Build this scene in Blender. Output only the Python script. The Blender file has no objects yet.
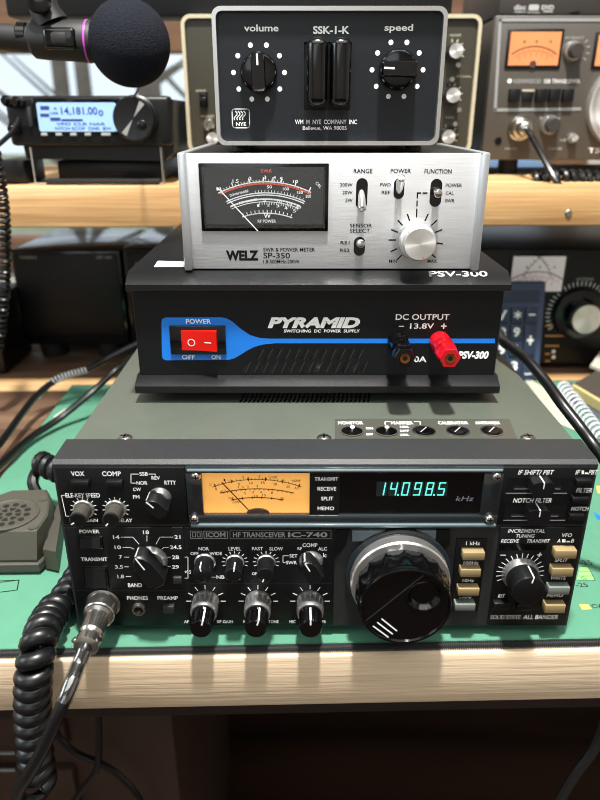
import bpy, bmesh, math, random
from mathutils import Vector, Matrix
random.seed(7)
C = bpy.context.scene.collection
SC = bpy.context.scene
PI = math.pi

# ------------------------------------------------------------------ camera, world, lights, exposure
CAM = Vector((-0.0132, -0.309, 0.2821)); PITCH = math.radians(22.98); FPX = 669.7
cd = bpy.data.cameras.new('camera'); cam = bpy.data.objects.new('camera', cd); C.objects.link(cam)
cam.location = CAM; cam.rotation_euler = (PI/2 - PITCH, 0, 0)
cd.sensor_fit = 'VERTICAL'; cd.sensor_height = 24; cd.lens = FPX/800*24
cd.clip_start = 0.01; cd.clip_end = 60
cd.dof.use_dof = True; cd.dof.focus_distance = 0.385; cd.dof.aperture_fstop = 5.6
SC.camera = cam
SC.view_settings.view_transform = 'Standard'; SC.view_settings.look = 'None'
SC.view_settings.gamma = 1; SC.view_settings.use_curve_mapping = False
SC.view_settings.exposure = 0.0
SC.cycles.filter_width = 1.0
w = bpy.data.worlds.new('sky'); SC.world = w; w.use_nodes = True
w.node_tree.nodes['Background'].inputs[0].default_value = (0.80, 0.91, 1.0, 1)
w.node_tree.nodes['Background'].inputs[1].default_value = 1.25
def lamp(name, kind, loc, rot, energy, color, **k):
    d = bpy.data.lights.new(name, kind); d.energy = energy; d.color = color
    for a, b in k.items(): setattr(d, a, b)
    o = bpy.data.objects.new(name, d); C.objects.link(o); o.location = loc; o.rotation_euler = rot
    return o
# an assumed ceiling lamp over the operator, an added soft fill above, and added daylight for assumed, unbuilt windows at the left and behind the photographer
lamp('assumed_ceiling_lamp', 'AREA', (0.02, -0.22, 1.50), (0, 0, 0), 62, (1.0, 0.97, 0.92), shape='RECTANGLE', size=0.07, size_y=0.12)  # unseen lamp, assumed from the steep knob shadows
lamp('soft_fill_light', 'AREA', (0.1, -0.75, 1.66), (0, 0, 0), 27, (1.0, 0.98, 0.95), shape='RECTANGLE', size=2.2, size_y=1.2)  # added overhead fill, softens the shade and brightens the metal
lamp('assumed_daylight_rear', 'AREA', (-0.5, -2.35, 1.15), (math.radians(76), 0, math.radians(-10)), 11, (0.78, 0.90, 1.0), shape='RECTANGLE', size=1.6, size_y=1.1)  # added area light for an assumed window; the wall behind is solid
lamp('assumed_daylight_left', 'AREA', (-1.95, -0.3, 0.95), (0, math.radians(-80), 0), 26, (0.80, 0.91, 1.0), shape='RECTANGLE', size=1.0, size_y=1.2)  # added too, for an assumed window; the left wall has no opening

# ------------------------------------------------------------------ measuring helpers (photo pixel -> point on a real plane)
_F = Vector((0, math.cos(PITCH), -math.sin(PITCH))); _R = Vector((1, 0, 0)); _U = Vector((0, math.sin(PITCH), math.cos(PITCH)))
def ray(px, py): return _F + _R*((px-300)/FPX) - _U*((py-400)/FPX)
def PY(px, py, Y=0.0):
    d = ray(px, py); return CAM + d*((Y-CAM.y)/d.y)
def PZ(px, py, Z=0.0):
    d = ray(px, py); return CAM + d*((Z-CAM.z)/d.z)
def box_on(Y, b):
    x0, y0, x1, y1 = b; m = (y0+y1)/2
    return PY(x0, m, Y).x, PY(x1, m, Y).x, PY(300, y1, Y).z, PY(300, y0, Y).z
def box_top(Z, b):
    x0, y0, x1, y1 = b; m = (y0+y1)/2
    return PZ(x0, m, Z).x, PZ(x1, m, Z).x, PZ(300, y1, Z).y, PZ(300, y0, Z).y
def mpx(px, py, Y): return (PY(px+1, py, Y)-PY(px, py, Y)).x      # metres per pixel there

# ------------------------------------------------------------------ materials
def lin(c):
    c = c/255.0
    return c/12.92 if c <= 0.04045 else ((c+0.055)/1.055)**2.4
def rgb(r, g, b): return (lin(r), lin(g), lin(b), 1)
def mat(name, col, rough=0.5, metal=0.0, emit=None, estr=0, bump=0, bscale=400, var=0, vscale=60, spec=0.5, coat=0, stretch=None):
    m = bpy.data.materials.new(name); m.use_nodes = True; nt = m.node_tree; b = nt.nodes['Principled BSDF']
    b.inputs['Base Color'].default_value = rgb(*col); b.inputs['Roughness'].default_value = rough; b.inputs['Metallic'].default_value = metal
    b.inputs['Specular IOR Level'].default_value = spec
    if coat: b.inputs['Coat Weight'].default_value = coat; b.inputs['Coat Roughness'].default_value = 0.05
    if emit: b.inputs['Emission Color'].default_value = rgb(*emit); b.inputs['Emission Strength'].default_value = estr
    if bump or var:
        tc = nt.nodes.new('ShaderNodeTexCoord'); mp = nt.nodes.new('ShaderNodeMapping')
        if stretch: mp.inputs['Scale'].default_value = stretch
        nt.links.new(tc.outputs['Object'], mp.inputs[0])
    if bump:
        n = nt.nodes.new('ShaderNodeTexNoise'); n.inputs['Scale'].default_value = bscale; n.inputs['Detail'].default_value = 3
        bp = nt.nodes.new('ShaderNodeBump'); bp.inputs['Strength'].default_value = bump; bp.inputs['Distance'].default_value = 0.001
        nt.links.new(mp.outputs[0], n.inputs[0]); nt.links.new(n.outputs[0], bp.inputs['Height']); nt.links.new(bp.outputs[0], b.inputs['Normal'])
    if var:
        n = nt.nodes.new('ShaderNodeTexNoise'); n.inputs['Scale'].default_value = vscale; n.inputs['Detail'].default_value = 5; n.inputs['Roughness'].default_value = 0.65
        r = nt.nodes.new('ShaderNodeValToRGB'); c = rgb(*col)
        r.color_ramp.elements[0].position = 0.3; r.color_ramp.elements[1].position = 0.75
        r.color_ramp.elements[0].color = (c[0]*(1-var), c[1]*(1-var), c[2]*(1-var), 1)
        r.color_ramp.elements[1].color = (min(1, c[0]*(1+var)), min(1, c[1]*(1+var)), min(1, c[2]*(1+var)), 1)
        nt.links.new(mp.outputs[0], n.inputs[0]); nt.links.new(n.outputs[0], r.inputs[0]); nt.links.new(r.outputs[0], b.inputs['Base Color'])
    return m
def wood(name, c1, c2, c3, along='x', rough=0.6, scale=1.0, bump=0.25, mul=0.35):
    m = bpy.data.materials.new(name); m.use_nodes = True; nt = m.node_tree; b = nt.nodes['Principled BSDF']
    tc = nt.nodes.new('ShaderNodeTexCoord'); mp = nt.nodes.new('ShaderNodeMapping')
    mp.inputs['Scale'].default_value = {'x': (2.2*scale, 26*scale, 42*scale), 'y': (26*scale, 2.2*scale, 42*scale), 'z': (26*scale, 42*scale, 2.2*scale)}[along]
    n1 = nt.nodes.new('ShaderNodeTexNoise'); n1.inputs['Scale'].default_value = 1.0; n1.inputs['Detail'].default_value = 4; n1.inputs['Distortion'].default_value = 0.6
    mp2 = nt.nodes.new('ShaderNodeMapping'); k = 9
    mp2.inputs['Scale'].default_value = {'x': (12, 40*k, 40*k), 'y': (40*k, 12, 40*k), 'z': (40*k, 40*k, 12)}[along]
    n2 = nt.nodes.new('ShaderNodeTexNoise'); n2.inputs['Scale'].default_value = 1.0; n2.inputs['Detail'].default_value = 3
    r = nt.nodes.new('ShaderNodeValToRGB'); e = r.color_ramp.elements
    e[0].position = 0.3; e[0].color = rgb(*c1); e[1].position = 0.72; e[1].color = rgb(*c3)
    x = e.new(0.5); x.color = rgb(*c2)
    mx = nt.nodes.new('ShaderNodeMix'); mx.data_type = 'RGBA'; mx.blend_type = 'MULTIPLY'; mx.inputs[0].default_value = mul
    bp = nt.nodes.new('ShaderNodeBump'); bp.inputs['Strength'].default_value = bump; bp.inputs['Distance'].default_value = 0.002
    L = nt.links.new
    L(tc.outputs['Object'], mp.inputs[0]); L(tc.outputs['Object'], mp2.inputs[0]); L(mp.outputs[0], n1.inputs[0]); L(mp2.outputs[0], n2.inputs[0])
    L(n1.outputs[0], r.inputs[0]); L(r.outputs[0], mx.inputs[6]); L(n2.outputs[0], mx.inputs[7]); L(mx.outputs[2], b.inputs['Base Color'])
    L(n2.outputs[0], bp.inputs['Height']); L(bp.outputs[0], b.inputs['Normal']); b.inputs['Roughness'].default_value = rough
    return m
def clear(name, tint, gloss=0.06):
    m = bpy.data.materials.new(name); m.use_nodes = True; nt = m.node_tree; nt.nodes.clear()
    o = nt.nodes.new('ShaderNodeOutputMaterial'); t = nt.nodes.new('ShaderNodeBsdfTransparent'); g = nt.nodes.new('ShaderNodeBsdfGlossy'); x = nt.nodes.new('ShaderNodeMixShader')
    t.inputs[0].default_value = tint; g.inputs['Roughness'].default_value = 0.03; x.inputs[0].default_value = gloss
    nt.links.new(t.outputs[0], x.inputs[1]); nt.links.new(g.outputs[0], x.inputs[2]); nt.links.new(x.outputs[0], o.inputs[0])
    return m
M = {}
def defm(k, *a, **kw): M[k] = mat(k, *a, **kw)
defm('black', (9, 10, 12), 0.42, spec=0.35, bump=0.08, bscale=900)
defm('black_gloss', (5, 5, 6), 0.14, spec=0.5)
defm('black_satin', (10, 11, 13), 0.36, spec=0.4)
defm('rubber', (14, 14, 15), 0.6)
defm('cable_black', (11, 12, 14), 0.33)
defm('panel', (7, 9, 12), 0.42, bump=0.05, bscale=1500, spec=0.3)
defm('panel_dusty', (9, 11, 13), 0.42, bump=0.06, bscale=1500, var=0.25, vscale=150, spec=0.3)
defm('keyer_panel', (20, 24, 29), 0.4, bump=0.05, bscale=1500, spec=0.35)
defm('case_black', (8, 10, 13), 0.12, spec=0.5)
defm('switch_black', (12, 13, 14), 0.6, spec=0.2)
defm('bezel', (31, 33, 34), 0.5, bump=0.15, bscale=1800, var=0.15, vscale=300)
defm('cover', (72, 77, 69), 0.36, bump=0.12, bscale=1500, var=0.06, vscale=40)
defm('cover_plate', (62, 63, 56), 0.42)
defm('smoke', (26, 34, 38), 0.14, spec=0.8, coat=0.6)
defm('edge_clear', (92, 108, 114), 0.12, spec=0.9, coat=1)
defm('white', (232, 234, 232), 0.6)
defm('print_grey', (150, 152, 150), 0.6)
defm('chrome', (222, 221, 218), 0.22, 1.0)
defm('silver', (206, 206, 204), 0.3, 0.92)
defm('brushed', (208, 210, 212), 0.42, 0.5, bump=0.12, bscale=60, stretch=(1, 14, 60))
defm('spun', (222, 221, 218), 0.28, 0.85)
defm('nickel', (172, 170, 164), 0.24, 0.97)
defm('trim_silver', (196, 200, 204), 0.35, 0.8)
defm('beige', (134, 117, 82), 0.45)
defm('grey_button', (104, 112, 106), 0.45)
defm('black_print', (7, 7, 8), 0.7, spec=0.2)
defm('red_print', (214, 84, 52), 0.6)
defm('blue', (18, 112, 206), 0.4)
defm('red_plastic', (168, 12, 24), 0.22, spec=0.6)
defm('red_lamp', (170, 16, 12), 0.15, emit=(255, 40, 16), estr=0.2)
defm('red_lamp_hot', (255, 120, 40), 0.2, emit=(255, 120, 40), estr=0.9)
defm('digit', (60, 210, 190), 0.4, emit=(120, 255, 235), estr=1.0)
defm('digit_off', (24, 40, 42), 0.4)
defm('display_black', (9, 9, 11), 0.12)
defm('meter_amber', (250, 178, 84), 0.7, emit=(255, 186, 98), estr=0.55, var=0.08, vscale=14)
defm('meter_warm', (170, 100, 56), 0.7, emit=(250, 162, 104), estr=0.45, var=0.12, vscale=22)
defm('meter_black', (22, 26, 30), 0.5)
defm('meter_white', (214, 206, 204), 0.7, emit=(230, 220, 222), estr=0.2)
defm('lcd', (120, 150, 190), 0.3, emit=(166, 204, 250), estr=0.55)
defm('lcd_ink', (40, 52, 120), 0.5, emit=(50, 64, 140), estr=0.15)
defm('mat_green', (72, 126, 102), 0.85, bump=0.2, bscale=2500, var=0.05, vscale=90)
defm('stitch', (16, 17, 18), 0.75)
defm('olive_face', (48, 45, 34), 0.42)
defm('cream', (168, 160, 136), 0.5)
defm('kenwood_grey', (66, 61, 54), 0.45)
defm('kenwood_dark', (46, 43, 39), 0.45)
defm('mic_olive', (62, 60, 52), 0.55, bump=0.1, bscale=1500)
defm('knob_dusty', (58, 55, 50), 0.5, var=0.35, vscale=900)
defm('grille_dark', (14, 13, 11), 0.6)
defm('foam', (27, 29, 36), 0.95, bump=0.9, bscale=900, var=0.3, vscale=500, spec=0.1)
defm('magenta', (190, 60, 180), 0.4)
defm('key_blue', (56, 70, 98), 0.5)
defm('key_dark', (36, 47, 70), 0.4)
defm('paper', (176, 172, 158), 0.8)
defm('paper_yellow', (176, 164, 112), 0.8)
defm('book_dark', (64, 58, 52), 0.6)
defm('wire_white', (196, 200, 208), 0.3)
defm('notebook_grey', (70, 76, 88), 0.6)
defm('cover_grey', (120, 126, 138), 0.5)
defm('green_bar', (126, 216, 104), 0.85)
defm('orange_bar', (240, 170, 84), 0.85)
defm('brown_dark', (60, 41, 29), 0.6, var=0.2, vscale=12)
defm('wall', (196, 190, 182), 0.8)
defm('ceiling', (205, 200, 190), 0.9)
defm('bark', (120, 108, 98), 0.9, var=0.3, vscale=8)
defm('leaf', (150, 165, 140), 0.9)
defm('grass', (150, 155, 120), 0.95, var=0.2, vscale=3)
defm('copper', (170, 110, 60), 0.3, 1.0)
defm('tan_print', (190, 130, 70), 0.6)
M['pine'] = wood('pine', (160, 112, 66), (202, 160, 108), (222, 188, 140), rough=0.6)
M['pine_raw'] = wood('pine_raw', (200, 174, 140), (214, 191, 160), (226, 207, 178), rough=0.9, scale=0.7, bump=0.22, mul=0.22)
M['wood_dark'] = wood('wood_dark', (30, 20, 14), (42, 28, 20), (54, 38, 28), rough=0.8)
M['wood_brown'] = wood('wood_brown', (62, 44, 32), (98, 72, 52), (124, 96, 72), rough=0.7)
M['wood_window'] = wood('wood_window', (96, 66, 46), (122, 88, 62), (140, 104, 76), rough=0.6)
M['floor'] = wood('floor', (40, 26, 18), (58, 38, 26), (72, 50, 34), rough=0.5, scale=0.5)
M['glass'] = clear('glass', (0.98, 0.99, 1, 1), 0.05)
M['clear_shrink'] = clear('clear_shrink', (0.82, 0.84, 0.86, 1), 0.22)

# ------------------------------------------------------------------ mesh builder
for k_ in ('spun',):
    nt_ = M[k_].node_tree; tg_ = nt_.nodes.new('ShaderNodeTangent'); tg_.direction_type = 'RADIAL'; tg_.axis = 'Y'
    b_ = nt_.nodes['Principled BSDF']; b_.inputs['Anisotropic'].default_value = 0.85; b_.inputs['Roughness'].default_value = 0.34
    nt_.links.new(tg_.outputs[0], b_.inputs['Tangent'])
class MB:
    def __init__(s): s.v = []; s.f = []; s.fm = []; s.slots = []
    def mi(s, m):
        m = M[m] if isinstance(m, str) else m
        if m not in s.slots: s.slots.append(m)
        return s.slots.index(m)
    def add(s, verts, faces, m):
        o = len(s.v); i = s.mi(m); s.v += [Vector(v) for v in verts]
        for f in faces: s.f.append([o+k for k in f]); s.fm.append(i)
        return s
    def addbm(s, bm, m, mx=None):
        bm.verts.index_update()
        s.add([(mx @ v.co if mx else v.co) for v in bm.verts], [[v.index for v in f.verts] for f in bm.faces], m); bm.free(); return s
    def box(s, x0, x1, y0, y1, z0, z1, m, bev=0, seg=2, mx=None):
        bm = bmesh.new(); bmesh.ops.create_cube(bm, size=1)
        for v in bm.verts: v.co = Vector(((x0+x1)/2+v.co.x*(x1-x0), (y0+y1)/2+v.co.y*(y1-y0), (z0+z1)/2+v.co.z*(z1-z0)))
        if bev: bmesh.ops.bevel(bm, geom=list(bm.edges), offset=bev, segments=seg, affect='EDGES', profile=0.5)
        return s.addbm(bm, m, mx)
    def lathe(s, o, prof, m, seg=32, d=(0, -1, 0), flute=None, cap=True):
        """prof [(r, h)...] turned around direction d from o; flute (n, amp, h0, h1) ripples the radius"""
        o = Vector(o); d = Vector(d).normalized(); a = d.orthogonal().normalized()
        if abs(d.y) > 0.99: a = Vector((1, 0, 0))
        b = d.cross(a); V = []; F = []
        for r, h in prof:
            for k in range(seg):
                t = 2*PI*k/seg; rr = r
                if flute and flute[2] <= h <= flute[3]: rr = r*(1+flute[1]*(1 if math.cos(flute[0]*t) > 0 else -1))
                V.append(o+d*h+a*(rr*math.cos(t))+b*(rr*math.sin(t)))
        n = len(prof)
        for i in range(n-1):
            for k in range(seg):
                k2 = (k+1) % seg; F.append([i*seg+k, i*seg+k2, (i+1)*seg+k2, (i+1)*seg+k])
        if cap:
            F.append(list(range(seg))[::-1]); F.append([(n-1)*seg+k for k in range(seg)])
        return s.add(V, F, m)
    def cyl(s, p0, p1, r0, m, r1=None, seg=20):
        p0 = Vector(p0); p1 = Vector(p1); r1 = r0 if r1 is None else r1
        return s.lathe(p0, [(r0, 0), (r1, (p1-p0).length)], m, seg, p1-p0)
    def prism(s, poly, y0, y1, m, ax='y'):
        """polygon of (u, v) pushed from y0 to y1: ax y -> (u, y, v); ax z -> (u, v, z)"""
        n = len(poly); g = (lambda u, v, w: (u, w, v)) if ax == 'y' else ((lambda u, v, w: (u, v, w)) if ax == 'z' else (lambda u, v, w: (w, u, v)))
        V = [g(u, v, y0) for u, v in poly]+[g(u, v, y1) for u, v in poly]
        F = [list(range(n)), list(range(n, 2*n))[::-1]]+[[i, i+n, (i+1) % n+n, (i+1) % n] for i in range(n)]
        return s.add(V, F, m)
    def tube(s, pts, r, m, seg=10, cap=True):
        pts = [Vector(p) for p in pts]; n = len(pts); V = []; F = []
        t = (pts[1]-pts[0]).normalized(); a = t.orthogonal().normalized()
        for i, p in enumerate(pts):
            t = (pts[min(i+1, n-1)]-pts[max(i-1, 0)]).normalized(); a = (a-t*a.dot(t)).normalized(); b = t.cross(a)
            rr = r(i/(n-1)) if callable(r) else r
            for k in range(seg): q = 2*PI*k/seg; V.append(p+a*(rr*math.cos(q))+b*(rr*math.sin(q)))
        for i in range(n-1):
            for k in range(seg): k2 = (k+1) % seg; F.append([i*seg+k, i*seg+k2, (i+1)*seg+k2, (i+1)*seg+k])
        if cap: F.append(list(range(seg))[::-1]); F.append([(n-1)*seg+k for k in range(seg)])
        return s.add(V, F, m)
    def sphere(s, c, r, m, seg=32, sx=1, sy=1, sz=1):
        bm = bmesh.new(); bmesh.ops.create_uvsphere(bm, u_segments=seg, v_segments=seg//2, radius=r)
        return s.addbm(bm, m, Matrix.Translation(c) @ Matrix.Diagonal((sx, sy, sz, 1)))
    # --- marks on a face.  fr maps (u, v, lift) to a point
    def line(s, fr, pts, w, m, lift=0.00012):
        for (a, b) in zip(pts[:-1], pts[1:]):
            a = Vector(a); b = Vector(b); t = (b-a)
            if t.length < 1e-9: continue
            t.normalize(); n = Vector((-t.y, t.x))*w/2; a2 = a-t*w*0.3; b2 = b+t*w*0.3
            s.add([fr(*(a2+n), lift), fr(*(a2-n), lift), fr(*(b2-n), lift), fr(*(b2+n), lift)], [[0, 1, 2, 3]], m)
        return s
    def poly(s, fr, pts, m, lift=0.00012): return s.add([fr(u, v, lift) for u, v in pts], [list(range(len(pts)))], m)
    def disc(s, fr, u, v, r, m, lift=0.00012, seg=20): return s.poly(fr, [(u+r*math.cos(2*PI*k/seg), v+r*math.sin(2*PI*k/seg)) for k in range(seg)], m, lift)
    def arc(s, fr, u, v, r, a0, a1, w, m, lift=0.00012, n=24):
        P = [(u+r*math.cos(math.radians(a0+(a1-a0)*k/n)), v+r*math.sin(math.radians(a0+(a1-a0)*k/n))) for k in range(n+1)]
        return s.line(fr, P, w, m, lift)
    def ticks(s, fr, u, v, r0, r1, angs, w, m, lift=0.00012):
        for a in angs:
            a = math.radians(a); s.line(fr, [(u+r0*math.cos(a), v+r0*math.sin(a)), (u+r1*math.cos(a), v+r1*math.sin(a))], w, m, lift)
        return s
    def text(s, fr, txt, b, m, bold=0.0, shear=0.0, lift=0.00014, rot=0):
        """lettering fitted into the box b = (u0, u1, v0, v1)"""
        cu = bpy.data.curves.new('t', 'FONT'); cu.body = txt; cu.offset = bold; cu.shear = shear; cu.resolution_u = 3; cu.fill_mode = 'FRONT'
        ob = bpy.data.objects.new('t', cu); me = bpy.data.meshes.new_from_object(ob)
        vs = [v.co.copy() for v in me.vertices]; fs = [list(p.vertices) for p in me.polygons]
        bpy.data.meshes.remove(me); bpy.data.objects.remove(ob); bpy.data.curves.remove(cu)
        if not vs: return s
        lx, hx = min(v.x for v in vs), max(v.x for v in vs); ly, hy = min(v.y for v in vs), max(v.y for v in vs)
        if txt in ('-', '–', '—', '_'): hy = ly+max(hy-ly, 1e-3)
        u0, u1, v0, v1 = b; cu_, cv_ = (u0+u1)/2, (v0+v1)/2; cr, sr = math.cos(rot), math.sin(rot); P = []
        for v in vs:
            du = (v.x-lx)/(hx-lx+1e-9)*(u1-u0)-(u1-u0)/2; dv = (v.y-ly)/(hy-ly+1e-9)*(v1-v0)-(v1-v0)/2
            P.append(fr(cu_+du*cr-dv*sr, cv_+du*sr+dv*cr, lift))
        return s.add(P, fs, m)
    def build(s, name, parent=None, ang=35, local=False, label=None):
        me = bpy.data.meshes.new(name); o = bpy.data.objects.new(name, me); C.objects.link(o)
        off = Vector((0, 0, 0))
        if parent is not None:
            o.parent = parent; p = parent
            if not local:
                while p is not None: off += p.location; p = p.parent
        me.from_pydata([v-off for v in s.v], [], s.f)
        for m in s.slots: me.materials.append(m)
        me.polygons.foreach_set('material_index', s.fm)
        bm = bmesh.new(); bm.from_mesh(me); bmesh.ops.recalc_face_normals(bm, faces=[f for f in bm.faces if len(s.f) > 1 and f.calc_area() > 0]); bm.to_mesh(me); bm.free()
        me.polygons.foreach_set('use_smooth', [True]*len(me.polygons)); me.set_sharp_from_angle(angle=math.radians(ang)); me.update()
        if label: o['label'] = label
        return o
def FY(Y): return lambda u, v, l=0: Vector((u, Y-l, v))
def FZ(Z): return lambda u, v, l=0: Vector((u, v, Z+l))
def tag(o, label, cat, group=None, kind=None):
    o['label'] = label; o['category'] = cat
    if group: o['group'] = group
    if kind: o['kind'] = kind
    return o
def thing(name, label, cat, loc, group=None, rot=(0, 0, 0)):
    o = bpy.data.objects.new(name, None); C.objects.link(o); o.location = loc; o.rotation_euler = rot; o.empty_display_size = 0.02
    return tag(o, label, cat, group)
def struct(o): o['kind'] = 'structure'; return o
def spline(pts, n=8):
    P = [Vector(p) for p in pts]; P = [P[0]*2-P[1]]+P+[P[-1]*2-P[-2]]; out = []
    for i in range(1, len(P)-2):
        for k in range(n):
            t = k/n; a, b, c, d = P[i-1:i+3]
            out.append(0.5*((2*b)+(c-a)*t+(2*a-5*b+4*c-d)*t*t+(3*b-a-3*c+d)*t*t*t))
    out.append(P[-2]); return out
def helix(path, R, pitch, per=14):
    P = spline(path, 24); L = [0]
    for a, b in zip(P[:-1], P[1:]): L.append(L[-1]+(b-a).length)
    tot = L[-1]; n = int(tot/pitch*per); out = []; a = (P[1]-P[0]).orthogonal().normalized(); j = 0
    for i in range(n+1):
        s = tot*i/n
        while j < len(L)-2 and L[j+1] < s: j += 1
        f = (s-L[j])/max(1e-9, L[j+1]-L[j]); p = P[j].lerp(P[j+1], f); t = (P[j+1]-P[j]).normalized()
        a = (a-t*a.dot(t)).normalized(); b = t.cross(a); q = 2*PI*i/per
        out.append(p+a*(R*math.cos(q))+b*(R*math.sin(q)))
    return out

# ------------------------------------------------------------------ room shell
X0, X1, YB, YF, ZF, ZC = -2.0, 2.0, 1.25, -2.5, -0.76, 1.72
struct(MB().box(X0, X1, YF, YB+0.1, ZF-0.05, ZF, 'floor').build('floor'))
struct(MB().box(X0, X1, YF, YB+0.1, ZC, ZC+0.05, 'ceiling').build('ceiling'))
struct(MB().box(X0-0.1, X0, YF, YB, ZF, ZC, 'wall').build('wall_left'))
struct(MB().box(X1, X1+0.1, YF, YB, ZF, ZC, 'wall').build('wall_right'))
struct(MB().box(X0, X1, YF-0.1, YF, ZF, ZC, 'wall').build('wall_front'))
WX0, WX1, WZ0, WZ1 = -1.05, 0.55, 0.02, 0.412
b = MB()
b.box(X0, WX0, YB, YB+0.1, ZF, ZC, 'wall'); b.box(WX1, X1, YB, YB+0.1, ZF, ZC, 'wall')
b.box(WX0, WX1, YB, YB+0.1, ZF, WZ0, 'wall'); b.box(WX0, WX1, YB, YB+0.1, WZ1, ZC, 'wall')
struct(b.build('wall_back'))
win = MB()
for a in ((WX0-0.06, WX0+0.01, WZ0-0.06, WZ1+0.09), (WX1-0.01, WX1+0.06, WZ0-0.06, WZ1+0.09), (WX0+0.01, WX1-0.01, WZ1-0.01, WZ1+0.13), (WX0+0.01, WX1-0.01, WZ0-0.06, WZ0+0.01), (0.0, 0.035, WZ0, WZ1)):
    win.box(a[0], a[1], YB-0.025, YB+0.03, a[2], a[3], 'wood_window', 0.003)
wo = struct(win.build('window_1'))
MB().box(WX0+0.005, WX1-0.005, YB+0.04, YB+0.044, WZ0, WZ1, 'glass').build('pane', wo)

# outdoors beyond the window
struct(MB().box(-14, 14, YB+0.3, 30, -1.3, -1.2, 'grass').build('ground'))
def tree(x, y, r, h, label, lean=0.0):
    t = thing('bare_tree', label, 'tree', (x, y, -1.2), 'bare trees outside the window')
    m = MB(); m.tube(spline([(x, y, -1.25), (x+lean*0.4, y, 0.2), (x+lean, y, h)], 6), lambda f: r*(1-0.45*f), 'bark', 10); m.build('trunk', t)
    m = MB()
    for k in range(9):
        z = random.uniform(-0.2, h-0.8); f = (z+1.2)/(h+1.2); s = random.choice((-1, 1)); l = random.uniform(0.5, 1.3)
        p = Vector((x+lean*f, y, z)); m.tube(spline([p, p+Vector((s*l*0.5, 0.1, l*0.35)), p+Vector((s*l, -0.1, l*0.9))], 4), lambda q: r*0.25*(1-0.8*q)+0.004, 'bark', 6)
    m.build('branches', t)
for x, y, r, h, lab, le in ((-1.62, 4.6, 0.07, 3.2, 'slim bare tree outside the window at the far left edge of the glass', 0.05), (-1.12, 5.2, 0.12, 3.4, 'thick bare tree seen between the radio screen and the foam microphone ball', -0.05),
                            (-0.80, 6.0, 0.08, 3.2, 'bare tree seen just below the foam microphone ball', 0.1), (-2.15, 7.0, 0.10, 3.6, 'bare tree farthest left outside the window', 0.0), (-0.55, 7.5, 0.11, 3.6, 'bare tree outside, right beside the olive cream-rimmed radio', -0.1)):
    tree(x, y, r, h, lab, le)

# ------------------------------------------------------------------ desk, mat, things under the desk
DR = math.radians(1.45)
desk = thing('desk', 'desk of rough pale pine lumber with raw front edge', 'desk', (0, -0.0131, -0.041), rot=(0, 0, DR))
def plank(y0, y1, m, nm='plank', x0=-0.9, x1=0.9, z0=0.0, z1=0.038, bev=0.0025): return MB().box(x0, x1, y0, y1, z0, z1, m, bev).build(nm, desk, local=True)
plank(0, 0.089, 'pine_raw')
for k, (a, c, mm) in enumerate(((0.091, 0.20, 'wood_brown'), (0.202, 0.31, 'wood_brown'), (0.312, 0.412, 'wood_brown'), (0.414, 0.452, 'pine'), (0.454, 0.55, 'wood_brown'), (0.552, 0.70, 'wood_brown'))): plank(a, c, mm)
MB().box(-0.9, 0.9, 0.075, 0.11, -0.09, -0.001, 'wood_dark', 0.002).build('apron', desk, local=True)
MB().box(-0.9, 0.9, 0.66, 0.70, -0.70, -0.001, 'wood_dark', 0.002).build('light_block_panel', desk, local=True)  # added to keep daylight from leaking in under the desk
for x in (-0.86, 0.86):
    for y in (0.10, 0.60): MB().box(x-0.03, x+0.03, y-0.03, y+0.03, -0.719, -0.001, 'wood_brown', 0.002).build('leg', desk, local=True)
# mat with stitched edge and printed chart
mt = MB(); mroot = thing('desk_mat', 'green rubber desk mat with black stitched edge and printed chart', 'mat', (0, -0.0098, -0.003), rot=(0, 0, DR))
mx0, mx1, my1 = -0.262, 0.40, 0.415
mt.box(mx0, mx1, 0.004, my1, 0.0, 0.0028, 'mat_green')
def on_mat(px, py):
    p = PZ(px, py, 0.0)-Vector((0, -0.0098, 0)); c, s = math.cos(-DR), math.sin(-DR); return (p.x*c-p.y*s, p.x*s+p.y*c)
fm = FZ(0.0028)
q = lambda L: [on_mat(*a) for a in L]
mt.poly(fm, q([(580, 567), (588, 567), (595, 580), (577, 580)]), 'green_bar')
for a in (567, 571.5, 576, 580): mt.line(fm, q([(580-(a-567)*0.2, a), (588+(a-567)*0.55, a)]), 0.0004, 'black_print', 0.0002)
mt.line(fm, q([(588, 567), (595, 580)]), 0.0004, 'black_print', 0.0002)
mt.poly(fm, q([(579, 604), (588, 604), (592, 609), (582, 609.5)]), 'orange_bar')
def mtext(t, b): (u0, v0), (u1, v1) = on_mat(b[0], b[3]), on_mat(b[2], b[1]); mt.text(fm, t, (u0, u1, v0, v1), 'black_print')
mtext('-35', (581, 560, 590, 565)); mtext('-25', (577, 582.5, 586, 587)); mtext('CW', (593, 604, 603, 608)); mtext('G', (582, 576.5, 585, 579.5))
mt.poly(fm, q([(594, 512), (604, 518), (604, 522), (596, 518)]), 'blue')
mt.poly(fm, q([(596, 486), (606, 486), (606, 494), (598, 493)]), 'orange_bar')
for sgn in (0, 1):
    mt.line(fm, q([(-6, 581+sgn*2), (19, 580), (17, 590), (-8, 593)]), 0.0006, 'black_print', 0.0002)
mt.build('mat_sheet', mroot, local=True)
st = MB()
pts = []
for (a, c) in (((mx0, 0.0), (mx1, 0.0)), ((mx1, my1), (mx0, my1))): st.tube([(a[0], a[1]+0.002, 0.0014), (c[0], c[1]+0.002, 0.0014)], 0.0014, 'stitch', 8)
for x in (mx0, mx1): st.tube([(x, 0.002, 0.0014), (x, my1+0.002, 0.0014)], 0.0014, 'stitch', 8)
for i in range(520):                                              # the overlock threads
    x = mx0+i*(mx1-mx0)/520; st.tube([(x, -0.0006, 0.0006), (x+0.0006, 0.0008, 0.0024), (x+0.0012, 0.0050, 0.0025)], 0.00045, 'stitch', 4)
st.build('stitched_edge', mroot, local=True)

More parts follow.
